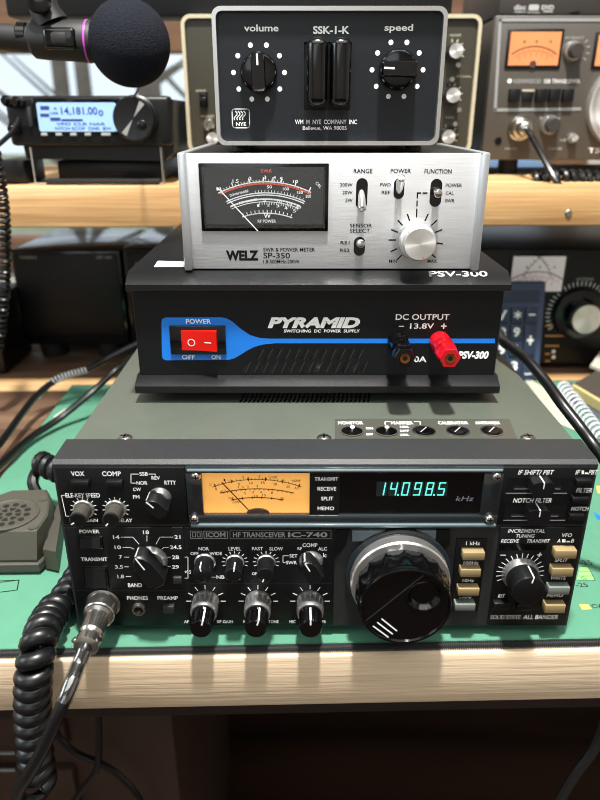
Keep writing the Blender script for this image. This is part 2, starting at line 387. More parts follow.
cab = thing('drawer_cabinet', 'dark brown drawer cabinet in the shade under the desk', 'cabinet', (-0.42, 0.30, ZF))
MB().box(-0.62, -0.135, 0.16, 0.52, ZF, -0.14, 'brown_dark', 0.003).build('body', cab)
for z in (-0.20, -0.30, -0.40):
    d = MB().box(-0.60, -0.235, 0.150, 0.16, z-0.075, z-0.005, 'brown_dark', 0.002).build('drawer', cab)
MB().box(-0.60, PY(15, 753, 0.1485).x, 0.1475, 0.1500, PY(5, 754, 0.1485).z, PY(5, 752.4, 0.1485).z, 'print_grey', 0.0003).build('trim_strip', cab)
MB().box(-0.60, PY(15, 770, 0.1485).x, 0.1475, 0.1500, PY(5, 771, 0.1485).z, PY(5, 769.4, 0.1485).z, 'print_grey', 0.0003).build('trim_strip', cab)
def wire(name, pts, r, m, label, group=None, seg=8): return tag(MB().tube(spline(pts, 10), r, m, seg).build(name), label, 'cable', group)
wire('cable', [PY(55, 715, 0.13), PY(58, 735, 0.13), PY(75, 752, 0.13), PY(102, 764, 0.13), PY(122, 778, 0.13), PY(140, 800, 0.13), PY(150, 830, 0.13)], 0.003, 'cable_black', 'black cable sagging rightwards under the desk in front of the brown cabinet', 'cables under the desk')
wire('cable', [PY(98, 705, 0.12), PY(99, 740, 0.12), PY(97, 768, 0.12), PY(85, 785, 0.12), PY(72, 805, 0.12), PY(66, 830, 0.12)], 0.003, 'cable_black', 'black cable hanging straight down under the desk, then curling left', 'cables under the desk')
wire('cable', [PY(612, 700, 0.03), PY(596, 745, 0.03), PY(575, 775, 0.03), PY(552, 815, 0.03), PY(545, 840, 0.03)], 0.0035, 'bezel', 'grey glinting cable slanting down under the right end of the desk')

# ------------------------------------------------------------------ HF transceiver
RAD = thing('hf_transceiver', 'wide black radio with amber meter, green digits and big tuning knob under the power supply', 'radio', (0, 0.18, 0.0))
HW = 0.1432; ZT = 0.1155
MB().box(-0.1415, 0.1415, 0.022, 0.374, 0.013, ZT-0.0006, 'cover', 0.0022).build('cover', RAD)
for x in (-0.115, 0.115):
    for y in (0.05, 0.34): MB().cyl((x, y, 0), (x, y, 0.0135), 0.010, 'rubber', 0.012).build('foot', RAD)
cs = MB()
slots = MB(); fzt = FZ(ZT-0.0006)
for i in range(30):
    x = -0.052+i*0.0028
    for j in range(4): slots.poly(fzt, [(x+j*0.0008, 0.0815+j*0.006), (x+0.0013+j*0.0008, 0.0815+j*0.006), (x+0.0025+j*0.0008, 0.086+j*0.006), (x+0.0012+j*0.0008, 0.086+j*0.006)], 'black_gloss')
slots.build('speaker_grille', RAD)
def screw(parent, p, r, m='chrome', d=(0, -1, 0), h=0.0016):
    s = MB(); s.lathe(p, [(r, 0), (r, h*0.4), (r*0.75, h*0.85), (r*0.3, h)], m, 16, d)
    d = Vector(d); a = Vector((1, 0, 0)); c = d.cross(a); q = Vector(p)+d*h*1.02
    for u, v in ((a, c), (c, a)): s.add([q+u*r*0.6+v*r*0.12, q+u*r*0.6-v*r*0.12, q-u*r*0.6-v*r*0.12, q-u*r*0.6+v*r*0.12], [[0, 1, 2, 3]], 'black')
    return s.build('screw', parent)
for px in (125, 324, 528): screw(RAD, PZ(px, 439, ZT-0.0006), 0.0042, 'nickel', (0, 0, 1), 0.0022)
# recessed row of set-up controls on the top
cp = MB(); z = ZT-0.0006
c4 = [PZ(335, 420, z), PZ(509, 420, z), PZ(517, 440, z), PZ(335, 440, z)]
cp.prism([(p.x, p.y) for p in c4], z-0.001, z+0.0008, 'cover_plate', 'z'); fc = FZ(z+0.0008)
for t, a in (('MONITOR', (338, 421.6, 363, 424.6)), ('MARKER', (391, 421.6, 413, 424.6)), ('CALIBRATOR', (438, 421.6, 468, 424.6)), ('ANTI-VOX', (475, 421.6, 500, 424.6)), ('ON', (366, 427.5, 373, 429.6)), ('OFF', (366, 433.5, 373, 435.6)), ('10K', (400, 426, 409, 428)), ('OFF', (400, 430, 409, 432)), ('25K', (400, 434, 409, 436))):
    cp.text(fc, t, box_top(z+0.0008, a), 'white', 0.012)
e = [PZ(x, y, z) for x, y in ((385, 426), (385, 423), (390, 423))]; cp.line(fc, [p.xy for p in e], 0.0004, 'white')
e = [PZ(x, y, z) for x, y in ((414, 423), (420, 423), (420, 426))]; cp.line(fc, [p.xy for p in e], 0.0004, 'white')
cp.build('setting_plate', RAD)
for i, px in enumerate((352, 386.5, 424, 458, 492)):
    p = PZ(px, 431.5, z+0.0008); k = MB(); R = 0.0062
    k.lathe(p, [(R*1.1, 0), (R*1.1, 0.0006), (R, 0.0007), (R*0.97, 0.0001)], 'nickel' if i > 1 else 'cover_plate', 24, (0, 0, 1)); k.disc(FZ(p.z), p.x, p.y, R*0.97, 'black_gloss', 0.0003)
    if i > 1:
        k.lathe(p, [(R*0.75, 0.0002), (R*0.7, 0.0012)], 'black_gloss', 20, (0, 0, 1)); k.line(FZ(p.z+0.0013), [(p.x-R*0.4, p.y-R*0.5), (p.x+R*0.3, p.y+R*0.5)], 0.0007, 'print_grey')
    else: k.cyl(p, p+Vector((0, -0.0012, 0.0035)), 0.0011, 'chrome', 0.0014)
    k.build('trimmer' if i > 1 else 'slide_switch', RAD)
# front frame
bz = MB()
bz.prism([(0.001, 0.0070), (0.001, 0.1140), (0.0032, 0.1160), (0.0255, 0.1166), (0.0275, 0.1150), (0.0275, 0.0062), (0.0032, 0.0062)], -HW, HW, 'bezel', 'x')
bz.build('front_frame', RAD)
f0 = FY(0.0)
def X(px, py=575): return PY(px, py, 0).x
def Z(py): return PY(300, py, 0).z
TOP, MID, MID2, BOT = Z(467.5), Z(524.5), Z(527), 0.0078
xs = [-0.1418, X(182.5, 525), X(334, 575), X(494, 575), 0.1418]
xL2, xR2 = X(186.5, 480), X(502.5, 480)
def slab(x0, x1, z0, z1, m='panel', y0=0.0012, y1=0.0, bev=0.0005): return MB().box(x0, x1, y1, y0+0.002, z0, z1, m, bev)
def labels(mb, L, m='white', bold=0.02, sh=0):
    for t, a in L: mb.text(f0, t, box_on(0, a), m, bold, sh)
def pl(L): return [((PY(a, c, 0)).x, PY(a, c, 0).z) for a, c in L]
LW = 0.00038
# panel A: upper left
A = slab(xs[0], xL2-0.0006, MID, TOP, 'panel_dusty')
labels(A, [('VOX', (71, 471.2, 84.5, 476)), ('COMP', (102, 471.2, 121, 476)), ('SSB', (139.5, 472, 148, 475.6)), ('REV', (151.5, 476, 160, 479.6)), ('NOR', (136.5, 481, 147.5, 484.6)), ('RTTY', (164.5, 480.5, 176, 484.5)), ('CW', (133, 487.5, 141, 491)), ('FM', (133, 495, 139.5, 498.5)), ('ELE-KEY SPEED', (65.5, 493, 100, 497.4)), ('GAIN', (86, 518.5, 98, 522)), ('DELAY', (117, 518.5, 132.5, 522))])
A.line(f0, pl([(138.5, 474), (131, 474), (131, 483), (135.5, 483)]), LW, 'white'); A.line(f0, pl([(149, 474), (155.5, 474), (155.5, 475.2)]), LW, 'white')
A.line(f0, pl([(64.5, 495.2), (61.5, 495.2), (66, 516), (69, 516)]), LW, 'white')
def kticks(mb, bp, r0, r1, angs, w=0.0005): p = PY(*bp, 0); s = mpx(*bp, 0); mb.ticks(f0, p.x, p.z, r0*s, r1*s, angs, w, 'white')
for bp in ((84, 508.7), (116, 508.7)): kticks(A, bp, 11, 13.2, range(-30, 211, 24))
A.build('front_panel', RAD)
# panel B: lower left and middle left
B = slab(xs[0], xs[1]+0.0004, BOT, MID2-0.0002, 'panel_dusty')
labels(B, [('POWER', (79.5, 529.5, 99.5, 533.2)), ('TRANSMIT', (81, 557.3, 107.5, 561)), ('14', (113, 535, 119.5, 539)), ('18', (143, 530.3, 149, 534)), ('21', (174.5, 535, 180.5, 538.7)), ('10', (114.5, 545.3, 121, 549)), ('24.5', (170, 545.2, 181.5, 549)), ('7', (119, 555, 122.3, 558.7)), ('28', (172, 555.2, 179, 559)), ('3.5', (115, 565, 123, 568.5)), ('29', (172, 565, 179, 568.6)), ('1.8', (117.5, 574.5, 124, 578.2)), ('BAND', (128, 583, 142, 587)), ('PHONES', (127, 596, 148, 599.8)), ('PREAMP', (157.5, 596, 178, 599.8))])
for L in ([(121, 537), (133, 537), (139, 544)], [(147, 535.5), (147, 541)], [(173, 537), (160, 537), (156, 544)], [(122.5, 547.2), (130, 547.2), (134, 549)], [(168.5, 547.2), (164, 547.2), (162, 549)], [(124, 557), (129, 557)], [(170.5, 557), (166, 557)], [(124.5, 566.7), (128.5, 566.7)], [(170.5, 566.7), (167, 566)], [(126, 576.3), (131, 576.3)]): B.line(f0, pl(L), LW, 'white')
B.line(f0, pl([(72, 590.3), (182, 590.3)]), LW*0.8, 'bezel')
B.build('front_panel', RAD)
# panel Cc: middle
Cc = slab(xs[1]+0.001, xs[2], BOT, MID2-0.0002)
for (u0, u1) in ((190.5, 202), (204, 227.5)): 
    x0, x1, z0, z1 = box_on(0, (u0, 531, u1, 538.3)); Cc.line(f0, [(x0, z0), (x1, z0), (x1, z1), (x0, z1), (x0, z0)], LW*0.9, 'print_grey')
x0, x1, z0, z1 = box_on(0, (230, 530.6, 331, 538.6)); Cc.line(f0, [(x0, z0), (x1, z0), (x1, z1), (x0, z1), (x0, z0)], LW*0.5, 'print_grey')
labels(Cc, [('ICOM', (206, 532, 225.5, 537.2)), ('IC-740', (288, 532, 327.5, 537.2))], 'print_grey', 0.03)
labels(Cc, [('HF TRANSCEIVER', (233, 532, 285.5, 537.2))], 'print_grey', 0.02)
for u in (194, 198.7): 
    x0, x1, z0, z1 = box_on(0, (u-1.5, 532.5, u+1.5, 536.8)); Cc.line(f0, [(x0, z0), (x1, z0), (x1, z1), (x0, z1), (x0, z0)], LW, 'print_grey')
labels(Cc, [('NOR', (198.5, 546.8, 209, 550.4)), ('OFF', (190.5, 551.8, 198.5, 555)), ('WIDE', (209.5, 551.8, 222, 555)), ('LEVEL', (228.5, 546.8, 241, 550.4)), ('FAST', (252, 546.8, 263, 550.2)), ('SLOW', (269.5, 546.8, 283, 550.4)), ('COMP', (302.5, 543, 317.5, 547)), ('RF', (297.5, 547, 302, 550)), ('ALC', (318, 546.8, 327, 550.4)), ('SET', (289.5, 554, 297.5, 557.4)), ('SWR', (286, 560.7, 297, 564.2)), ('Ic', (323, 553, 326.5, 557.2)), ('NB', (216.5, 575.2, 224.5, 578.6)), ('OFF', (252, 572, 258.5, 575)), ('+0.5', (184.5, 570, 191, 573.6)),
             ('AF', (184, 620, 189, 623)), ('RF GAIN', (217, 620, 233, 623)), ('SQL', (243, 620, 248.5, 623)), ('TONE', (268.5, 620, 278.5, 623)), ('MIC', (289.5, 620, 295.5, 623)), ('PWR', (319, 620, 326, 623))])
Cc.line(f0, pl([(288.5, 555.6), (283, 555.6), (283, 562.4), (285.3, 562.4)]), LW, 'white'); Cc.line(f0, pl([(210, 577), (215.5, 577)]), LW, 'white')
Cc.line(f0, pl([(188, 583), (331, 583)]), LW*1.1, 'bezel'); Cc.line(f0, pl([(185, 557), (188, 557), (188, 578), (185, 578)]), LW, 'white')
for bp in ((235, 562), (266.3, 562)): kticks(Cc, bp, 10.5, 13, range(-20, 201, 22))
for bp in ((206, 601), (258.3, 601), (310, 601)): kticks(Cc, bp, 15, 19.5, range(0, 181, 30), 0.0006)
Cc.build('front_panel', RAD)
# panel D: behind the tuning knob
D = slab(xs[2]+0.0008, xs[3]-0.0006, BOT, MID2-0.0002, 'smoke', 0.003, 0.002)
D.box(X(453, 575), X(483, 575), 0.0, 0.004, Z(612), Z(539), 'panel', 0.0004)
labels(D, [('1 kHz', (466, 541.3, 480, 545)), ('100Hz', (463.5, 561.2, 478.5, 564.6)), ('10Hz', (462.5, 578.6, 474, 582)), ('LOCK', (459.5, 596.6, 472, 599.8))])
for sx in ((336, 350), (436, 450)): D.prism(pl([(sx[0], 530), (sx[1], 530), (sx[1]-(4 if sx[0] < 400 else 0), 545), (sx[0]-2, 560)]), 0.0, 0.004, 'panel')
D.box(X(352, 535), X(436, 535), -0.0006, 0.004, Z(541), Z(530), 'edge_clear', 0.0004)
D.build('front_panel', RAD)
# panel E: upper right, F: lower right
E_ = slab(xR2, xs[4], MID, TOP)
labels(E_, [('IF SHIFT/ PBT', (518, 469.8, 554, 474.6)), ('IF', (575.5, 469.8, 580, 474.4)), ('PBT', (588.5, 469.8, 598, 474.4)), ('NOTCH FILTER', (513, 498, 551.5, 502.6)), ('FILTER', (576, 488, 592, 492.4)), ('NOTCH', (571, 506.6, 589, 510.6))], 'white', 0.014, 0.22)
E_.poly(f0, pl([(581.5, 470.3), (584, 470.3), (584, 474), (581.5, 474)]), 'white'); E_.poly(f0, pl([(584.8, 472.3), (588, 472.3), (588, 474), (584.8, 474)]), 'white')
for (a, c, d, g) in ((507, 478, 568, 493), (504.5, 504.5, 566, 520)):
    x0, x1, z0, z1 = box_on(0, (a, c, d, g)); E_.poly(f0, [(x0, z0), (x1, z0), (x1, z1), (x0, z1)], 'black_satin', 0.0001)
    E_.line(f0, [(x0, z0), (x1, z0)], 0.0006, 'cover_grey', 0.0003); E_.line(f0, [(x0+0.004, z0+0.0035), (x1-0.004, z0+0.0035)], 0.0014, 'grille_dark', 0.0003); E_.line(f0, [(x0+0.004, z0+0.0027), (x1-0.004, z0+0.0027)], 0.0003, 'print_grey', 0.0004)
E_.build('front_panel', RAD)
F_ = slab(xs[3], xs[4], BOT, MID2-0.0002)
labels(F_, [('INCREMENTAL', (508, 529, 545, 532.6)), ('TUNING', (516, 534, 534.5, 537.6)), ('RECEIVE', (501, 539, 519, 542.6)), ('TRANSMIT', (526.7, 539, 550, 542.6)), ('VFO', (562, 533.2, 572, 537)), ('A', (557, 538.7, 560.5, 542.4)), ('B', (571, 538.7, 574, 542.4)), ('RIT', (498, 594, 505, 597.6)), ('ALL BANDER', (523, 614.7, 558, 619)), ('SPLIT', (554.7, 558.4, 568, 561.9)), ('WRITE', (550.7, 576.3, 566, 579.5)), ('MEMO', (546.5, 593.6, 563, 597)), ('+', (537, 552.5, 542, 557))], 'white', 0.014, 0.15)
labels(F_, [('SOLID STATE', (490.5, 615, 520.5, 619))], 'white', -0.004, 0.0)
F_.line(f0, pl([(500.5, 555), (505.5, 555)]), 0.0005, 'white')
F_.poly(f0, pl([(562, 539), (565.5, 539), (565.5, 542.2), (562, 542.2)]), 'white'); F_.poly(f0, pl([(566.5, 540.8), (570, 540.8), (570, 542.2), (566.5, 542.2)]), 'white')
x0, x1, z0, z1 = box_on(0, (499, 544.3, 546, 550)); F_.poly(f0, [(x0, z0), (x1, z0), (x1, z1), (x0, z1)], 'black_gloss')
kticks(F_, (520, 573), 19, 23.5, range(-35, 216, 14))
F_.build('front_panel', RAD)
# display window frame
WF = MB(); yf = -0.0022
bx = lambda a, y0, y1, m, bev=0.0005: WF.box(*box_on(yf, a)[:2], y0, y1, *box_on(yf, a)[2:], m, bev)
xa, xb = xL2, xR2-0.0004; zt, zb = TOP+0.0008, MID
wm = box_on(0, (203, 471.5, 309.5, 513)); wd = box_on(0, (339.5, 471, 481, 514.5))
WF.box(xa, xb, yf, 0.003, wm[3], zt, 'smoke', 0.0006); WF.box(xa, xb, yf, 0.003, zb, wm[2], 'smoke', 0.0006)
for x0, x1 in ((xa, wm[0]), (wd[1], xb)): WF.box(x0, x1, yf, 0.003, wm[2], wm[3], 'smoke', 0.0004)
WF.box(wm[1], wd[0], yf+0.0004, 0.003, wm[2], wm[3], 'black_satin')
WF.box(xa+0.001, xb-0.001, yf-0.0014, yf+0.0008, zt-0.0016, zt-0.0004, 'edge_clear', 0.0004); WF.box(xa+0.001, xb-0.001, yf-0.0014, yf+0.0008, zb+0.0004, zb+0.0022, 'edge_clear', 0.0004)
fw = FY(yf+0.0004)
for t, a in (('TRANSMIT', (314.5, 475.3, 338, 479)), ('RECEIVE', (317.5, 485, 336, 488.8)), ('SPLIT', (321, 494.8, 333, 498.5)), ('MEMO', (317.5, 504.6, 334, 508.3))): WF.text(fw, t, box_on(0, a), 'white', 0.014)
WF.build('window_frame', RAD)
for a in ((196, 476), (194.5, 518.5), (496.5, 476), (489.5, 518.5)): screw(RAD, PY(a[0], a[1], yf), 0.0026, 'chrome', (0, -1, 0), 0.0022)
me_ = MB(); me_.box(wm[0]-0.001, wm[1]+0.001, 0.0004, 0.0011, wm[2]-0.001, wm[3]+0.001, 'meter_amber'); fmm = FY(0.0004)
sc = mpx(258, 500, 0)
def flat_arc(mb, fr, u, half, ytop, yend, w_, m, Y, tick=None, n=30):
    """a shallow meter scale through (u, ytop) and (u +- half, yend); tick = (count, in, out, width)"""
    c0 = PY(u, ytop, Y); e0 = PY(u+half, yend, Y); a_ = e0.x-c0.x; h_ = c0.z-e0.z; Rr = (a_*a_+h_*h_)/(2*h_); A = math.degrees(math.asin(a_/Rr))
    mb.arc(fr, c0.x, c0.z-Rr, Rr, 90-A, 90+A, w_, m, n=n)
    for (cn, i0, i1, tw) in tick or (): mb.ticks(fr, c0.x, c0.z-Rr, Rr+i0, Rr+i1, [90+A*0.93-2*A*0.93*k/(cn-1) for k in range(cn)], tw, m)
flat_arc(me_, fmm, 257, 45, 479.3, 487, 0.00035, 'black_print', 0.0004, ((24, -0.0002, 0.0009, 0.0003), (6, -0.0006, 0.0013, 0.0006)))
flat_arc(me_, fmm, 257, 37, 488.7, 493, 0.0005, 'black_print', 0.0004, ((16, -0.0009, 0, 0.0003),))
flat_arc(me_, fmm, 257, 26, 497.4, 500, 0.0005, 'black_print', 0.0004, ((6, -0.0006, 0.0006, 0.0005),))
for t, u, v in (('0', 210.5, 484.5), ('1', 224.5, 480), ('5', 243, 477), ('9', 259.5, 476.5), ('+20dB', 272.5, 477), ('+60dB', 296, 480.5), ('0', 216, 489), ('5', 239, 484), ('10', 251, 483), ('15', 263, 482.5), ('20', 275, 484), ('25', 288, 486.5), ('A/C', 297, 488), ('ALC', 223, 491.5), ('1.5', 241, 487), ('2', 248, 486.5), ('3', 257, 486), ('5', 245, 493), ('2', 253, 492), ('4', 261, 492), ('8', 272, 492.5), ('SWR', 231, 498), ('COMP', 236, 502), ('10', 256, 496), ('15', 264, 495), ('20', 282, 498.5)):
    x0, x1, z0, z1 = box_on(0.0004, (u-0.9*len(t), v-1.2, u+0.9*len(t), v+1.2)); me_.text(fmm, t, (x0, x1, z0, z1), 'black_print')
mo = me_.build('meter', RAD)
nd = MB(); a_, b_ = PY(250, 511, 0), PY(222, 482, 0); nd.line(FY(-0.0004), [a_.xz, b_.xz], 0.0006, 'black_print')
cpt = PY(258, 513.5, 0); nd.prism([(cpt.x+0.0062*math.cos(t*PI/12), wm[2]+0.003*math.sin(t*PI/12)) for t in range(13)], -0.0008, 0.0003, 'brown_dark'); nd.build('needle', mo)
MB().box(wm[0], wm[1], -0.0012, -0.0008, wm[2], wm[3], 'glass').build('meter_glass', mo)
dp = MB(); dp.box(wd[0], wd[1], -0.0006, 0.001, wd[2], wd[3], 'display_black'); dpo = dp.build('display', RAD)
dg = MB(); fd = FY(-0.0007)
SEG = {'0': 'abcdef', '1': 'bc', '4': 'bcfg', '5': 'acdfg', '8': 'abcdefg', '9': 'abcdfg'}
db = box_on(0, (375.5, 481.5, 447.5, 494.8)); cw = (db[1]-db[0])/6
def digit(mb, fr, ch, u0, v0, w_, h_, lw, m, sl=0.12):
    P = {'a': ((0, 1), (1, 1)), 'b': ((1, 1), (1, .5)), 'c': ((1, .5), (1, 0)), 'd': ((0, 0), (1, 0)), 'e': ((0, .5), (0, 0)), 'f': ((0, 1), (0, .5)), 'g': ((0, .5), (1, .5))}
    for sgm in SEG[ch]:
        (a, c), (d, e) = P[sgm]; mb.line(fr, [(u0+a*w_+c*h_*sl, v0+c*h_), (u0+d*w_+e*h_*sl, v0+e*h_)], lw, m)
for k, ch in enumerate('140985'):
    u = db[0]+cw*k+cw*0.18; x0 = u-cw*0.12
    dg.poly(fd, [(x0, db[2]-0.0004), (x0+cw*0.9, db[2]-0.0004), (x0+cw*0.9, db[3]+0.0004), (x0, db[3]+0.0004)], 'digit_off', 0.00005)
    digit(dg, fd, ch, u, db[2]+0.0004, cw*0.48, db[3]-db[2]-0.0008, 0.00062, 'digit')
    if k in (1, 4): dg.disc(fd, u+cw*0.72, db[2]+0.0004, 0.0005, 'digit')
dg.text(fd, 'kHz', box_on(0, (455.5, 495.3, 473.5, 500.2)), 'cover_grey', 0.0, 0.2)
dg.build('digits', dpo)

# knobs ------------------------------------------------------------
def fr_len(base, front):
    p = PY(*base, 0); return p, -PZ(front[0], front[1], p.z).y
def pointer_line(mb, p, r, h0, h1, ang, w_=0.0009, m='white', front=True, r0=0.15):
    """a white mark along the side of a knob and over its front face at angle ang (degrees, 90 = up)"""
    a = math.radians(ang); d = Vector((math.cos(a), 0, math.sin(a))); t = Vector((-math.sin(a), 0, math.cos(a)))
    q = lambda rr, h, s: Vector(p)+d*rr+Vector((0, -h, 0))+t*(s*w_/2)
    mb.add([q(r*1.012, h0, 1), q(r*1.012, h0, -1), q(r*1.012, h1, -1), q(r*1.012, h1, 1)], [[0, 1, 2, 3]], m)
    if front: mb.add([q(r*1.01, h1+0.0001, 1), q(r*1.01, h1+0.0001, -1), q(r*r0, h1+0.0001, -1), q(r*r0, h1+0.0001, 1)], [[0, 1, 2, 3]], m)
def slim_knob(base, front, rpx, ringpx, ang, parent=RAD, mside='knob_dusty'):
    p, L = fr_len(base, front); s = mpx(front[0], front[1], -L); r = rpx*s; rr = ringpx*mpx(*base, 0)
    k = MB(); k.lathe(p, [(r*1.02, 0), (r*1.02, 0.0012), (r, 0.0016), (r, L-0.0008)], mside, 48, flute=(24, 0.025, 0.0014, L)); k.lathe(p, [(r, L-0.0012), (r*0.99, L-0.0003), (r*0.9, L)], 'black_satin', 48)
    pointer_line(k, p, r, L*0.55, L, ang, 0.0007, r0=0.55)
    o = k.build('knob', parent); MB().lathe(p, [(rr, 0), (rr, 0.0008), (rr*0.9, 0.0014), (r*0.9, 0.0014)], 'silver', 40).build('ring', o)
slim_knob((84, 508.7), (78.5, 520.5), 8.3, 10.6, 215); slim_knob((116, 508.7), (111.5, 520.5), 8.3, 10.6, 230)
slim_knob((205, 562), (200.8, 575.5), 9.3, 10.6, 100, mside='black_satin'); slim_knob((235, 562), (232.8, 575.5), 8.4, 9.4, 80, mside='black_satin'); slim_knob((266.3, 562), (265.3, 575.5), 8.6, 9.4, 250, mside='black_satin')
def double_knob(base, front, rpx, ringpx, ang):
    p, L = fr_len(base, front); r = rpx*mpx(front[0], front[1], -L); rr = ringpx*mpx(*base, 0)
    k = MB(); k.lathe(p, [(r*1.05, L*0.5), (r*1.05, L*0.56), (r, L*0.6), (r, L-0.001), (r*0.93, L), ], 'black_gloss', 60, flute=(15, 0.035, L*0.58, L-0.0005)); k.lathe(p, [(r*0.92, L), (r*0.9, L+0.0003)], 'black_gloss', 40)
    pointer_line(k, p, r*1.03, L*0.55, L+0.0003, ang, 0.0009, r0=0.45)
    o = k.build('knob', RAD, ang=28)
    g = MB(); g.lathe(p, [(rr, 0), (rr, L*0.1), (rr*0.97, L*0.12), (rr*0.97, L*0.2), (rr, L*0.22), (rr, L*0.44), (rr*0.93, L*0.5), (rr*0.6, L*0.5)], 'silver', 60, flute=(30, 0.012, L*0.21, L*0.45)); g.build('ring', o)
double_knob((206, 601), (202.5, 629), 11.3, 13.2, 75); double_knob((258.3, 601), (256, 629), 11.3, 13.2, 75); double_knob((310, 601), (310, 629), 11.3, 13.2, 90)
def bar_knob(base, front, ringpx, lpx, wpx, ang, parent=RAD):
    """silver skirt and a black bar-shaped pointer knob, ang is where it points"""
    p, L = fr_len(base, front); rr = ringpx*mpx(*base, 0); s = mpx(front[0], front[1], -L); l = lpx*s; w_ = wpx*s
    a = math.radians(ang); d = Vector((math.cos(a), 0, math.sin(a))); t = Vector((-math.sin(a), 0, math.cos(a)))
    k = MB(); prof = [(l, 0.0), (l*0.82, w_*0.55), (l*0.35, w_), (-l*0.75, w_), (-l, w_*0.5)]; prof = prof+[(u, -v) for u, v in prof[::-1][:-1]]
    n = len(prof); V = []
    for h, f in ((0.0015, 1.0), (L-0.001, 1.0), (L, 0.9)): V += [p+d*(u*f)+t*(v*f)+Vector((0, -h, 0)) for u, v in prof]
    k.add(V, [list(range(n))]+[[i*n+j, i*n+(j+1) % n, (i+1)*n+(j+1) % n, (i+1)*n+j] for i in range(2) for j in range(n)]+[[2*n+j for j in range(n)]], 'black_satin')
    q = lambda u, v, h: p+d*u+t*v+Vector((0, -h, 0))
    k.add([q(l*0.95, 0.0004, L+0.0001), q(l*0.95, -0.0004, L+0.0001), q(l*0.2, -0.0004, L+0.0001), q(l*0.2, 0.0004, L+0.0001)], [[0, 1, 2, 3]], 'white')
    k.add([q(l*0.99, 0.0004, L-0.001), q(l*0.99, -0.0004, L-0.001), q(l*0.99, -0.0004, 0.002), q(l*0.99, 0.0004, 0.002)], [[0, 1, 2, 3]], 'white')
    o = k.build('knob', parent); MB().lathe(p, [(rr, 0), (rr, 0.0006), (rr*0.80, 0.0034), (rr*0.5, 0.0036)], 'silver', 40).build('ring', o)
bar_knob((160, 497.5), (157, 509.5), 11.5, 13, 7.8, 135); bar_knob((151.5, 560), (145.5, 573), 16.5, 21.5, 10.5, 120); bar_knob((311, 561), (310, 573.5), 12.2, 14.5, 8.6, 118)
# incremental tuning knob
p, L = fr_len((520, 573.3), (524.5, 591.5)); r = 17.2*mpx(524, 591, -L); rr = 18.6*mpx(520, 573, 0)
k = MB(); k.lathe(p, [(r*0.98, 0.004), (r*0.98, L-0.001), (r*0.95, L-0.0002), (r*0.9, L)], 'black_satin', 72, flute=(30, 0.015, 0.0045, L-0.0005)); pointer_line(k, p, r, 0.0055, L, 80, 0.0008, r0=0.6)
ko = k.build('knob', RAD, ang=28); MB().lathe(p, [(rr, 0), (rr, 0.001), (r*1.0, 0.0042), (r*0.6, 0.0042)], 'silver', 56).build('ring', ko)
# main tuning dial
p = PY(399, 577, -0.004); p.y = 0; L = -PZ(404.5, 608, p.z).y; rf = 45.5*mpx(404, 608, -L); rb = 49.5*mpx(398, 577, -0.006)
g = MB(); g.lathe(p, [(rb*1.08, -0.002), (rb*1.08, 0.002), (rb*1.02, 0.0025), (rb*0.9, 0.0025)], 'smoke', 72); g.build('dial_plate', RAD)
k = MB(); n_ = 96
k.lathe(p, [(rf*0.95, 0.010), (rf*1.04, 0.0135), (rf*1.06, 0.020), (rf*1.03, L-0.004)], 'black_gloss', 96, flute=(16, 0.014, 0.012, L-0.0045))
k.lathe(p, [(rf*1.02, L-0.0045), (rf*1.02, L-0.0015), (rf, L), (rf*0.955, L), (rf*0.94, L-0.0012)], 'black_gloss', 96, cap=False)
c_ = PY(425, 598, -L); R = rf*0.37; V = []; F = []; NR = 44
for i in range(NR+1):
    for j in range(96):
        rr_ = rf*0.94*(1-i/NR)+1e-5; t_ = 2*PI*j/96; u, v = p.x+rr_*math.cos(t_), p.z+rr_*math.sin(t_); dd = math.hypot(u-c_.x, v-c_.z)/R
        V.append((u, p.y-L+0.0012+(0.0055*(1-dd*dd)**0.8 if dd < 1 else 0), v))
for i in range(NR):
    for j in range(96): F.append([i*96+j, i*96+(j+1) % 96, (i+1)*96+(j+1) % 96, (i+1)*96+j])
k.add(V, F, 'black_gloss')
fk = FY(p.y-L+0.0012)
for i in range(3):
    u0, v0 = PY(373.5+i*4.3, 627.5-i*3.6, -L).xz; u1, v1 = PY(388.5+i*4.2, 638.5-i*3.2, -L).xz
    k.line(fk, [(u0, v0), (u1, v1)], 0.0009, 'white', 0.0002)
u0, v0 = PY(366, 622, -L).xz; u1, v1 = PY(423, 577, -L).xz; k.line(fk, [(u0, v0), (u1, v1)], 0.0010, 'bezel', 0.0002)
ko = k.build('tuning_dial', RAD, ang=30)
MB().lathe(p, [(rb*0.97, 0.0025), (rb*0.97, 0.0045), (rb, 0.0050), (rb, 0.0095), (rb*0.97, 0.0105), (rf*0.9, 0.0112)], 'silver', 144, flute=(72, 0.008, 0.0051, 0.0093)).build('knurled_ring', ko, ang=20)
fd_ = MB(); fd_.lathe((c_.x, p.y-L+0.0012, c_.z), [(R*1.10, 0), (R*1.07, 0.0005), (R*1.02, 0.0005), (R*1.0, 0)], 'black_gloss', 48, cap=False); fd_.build('finger_dimple', ko)

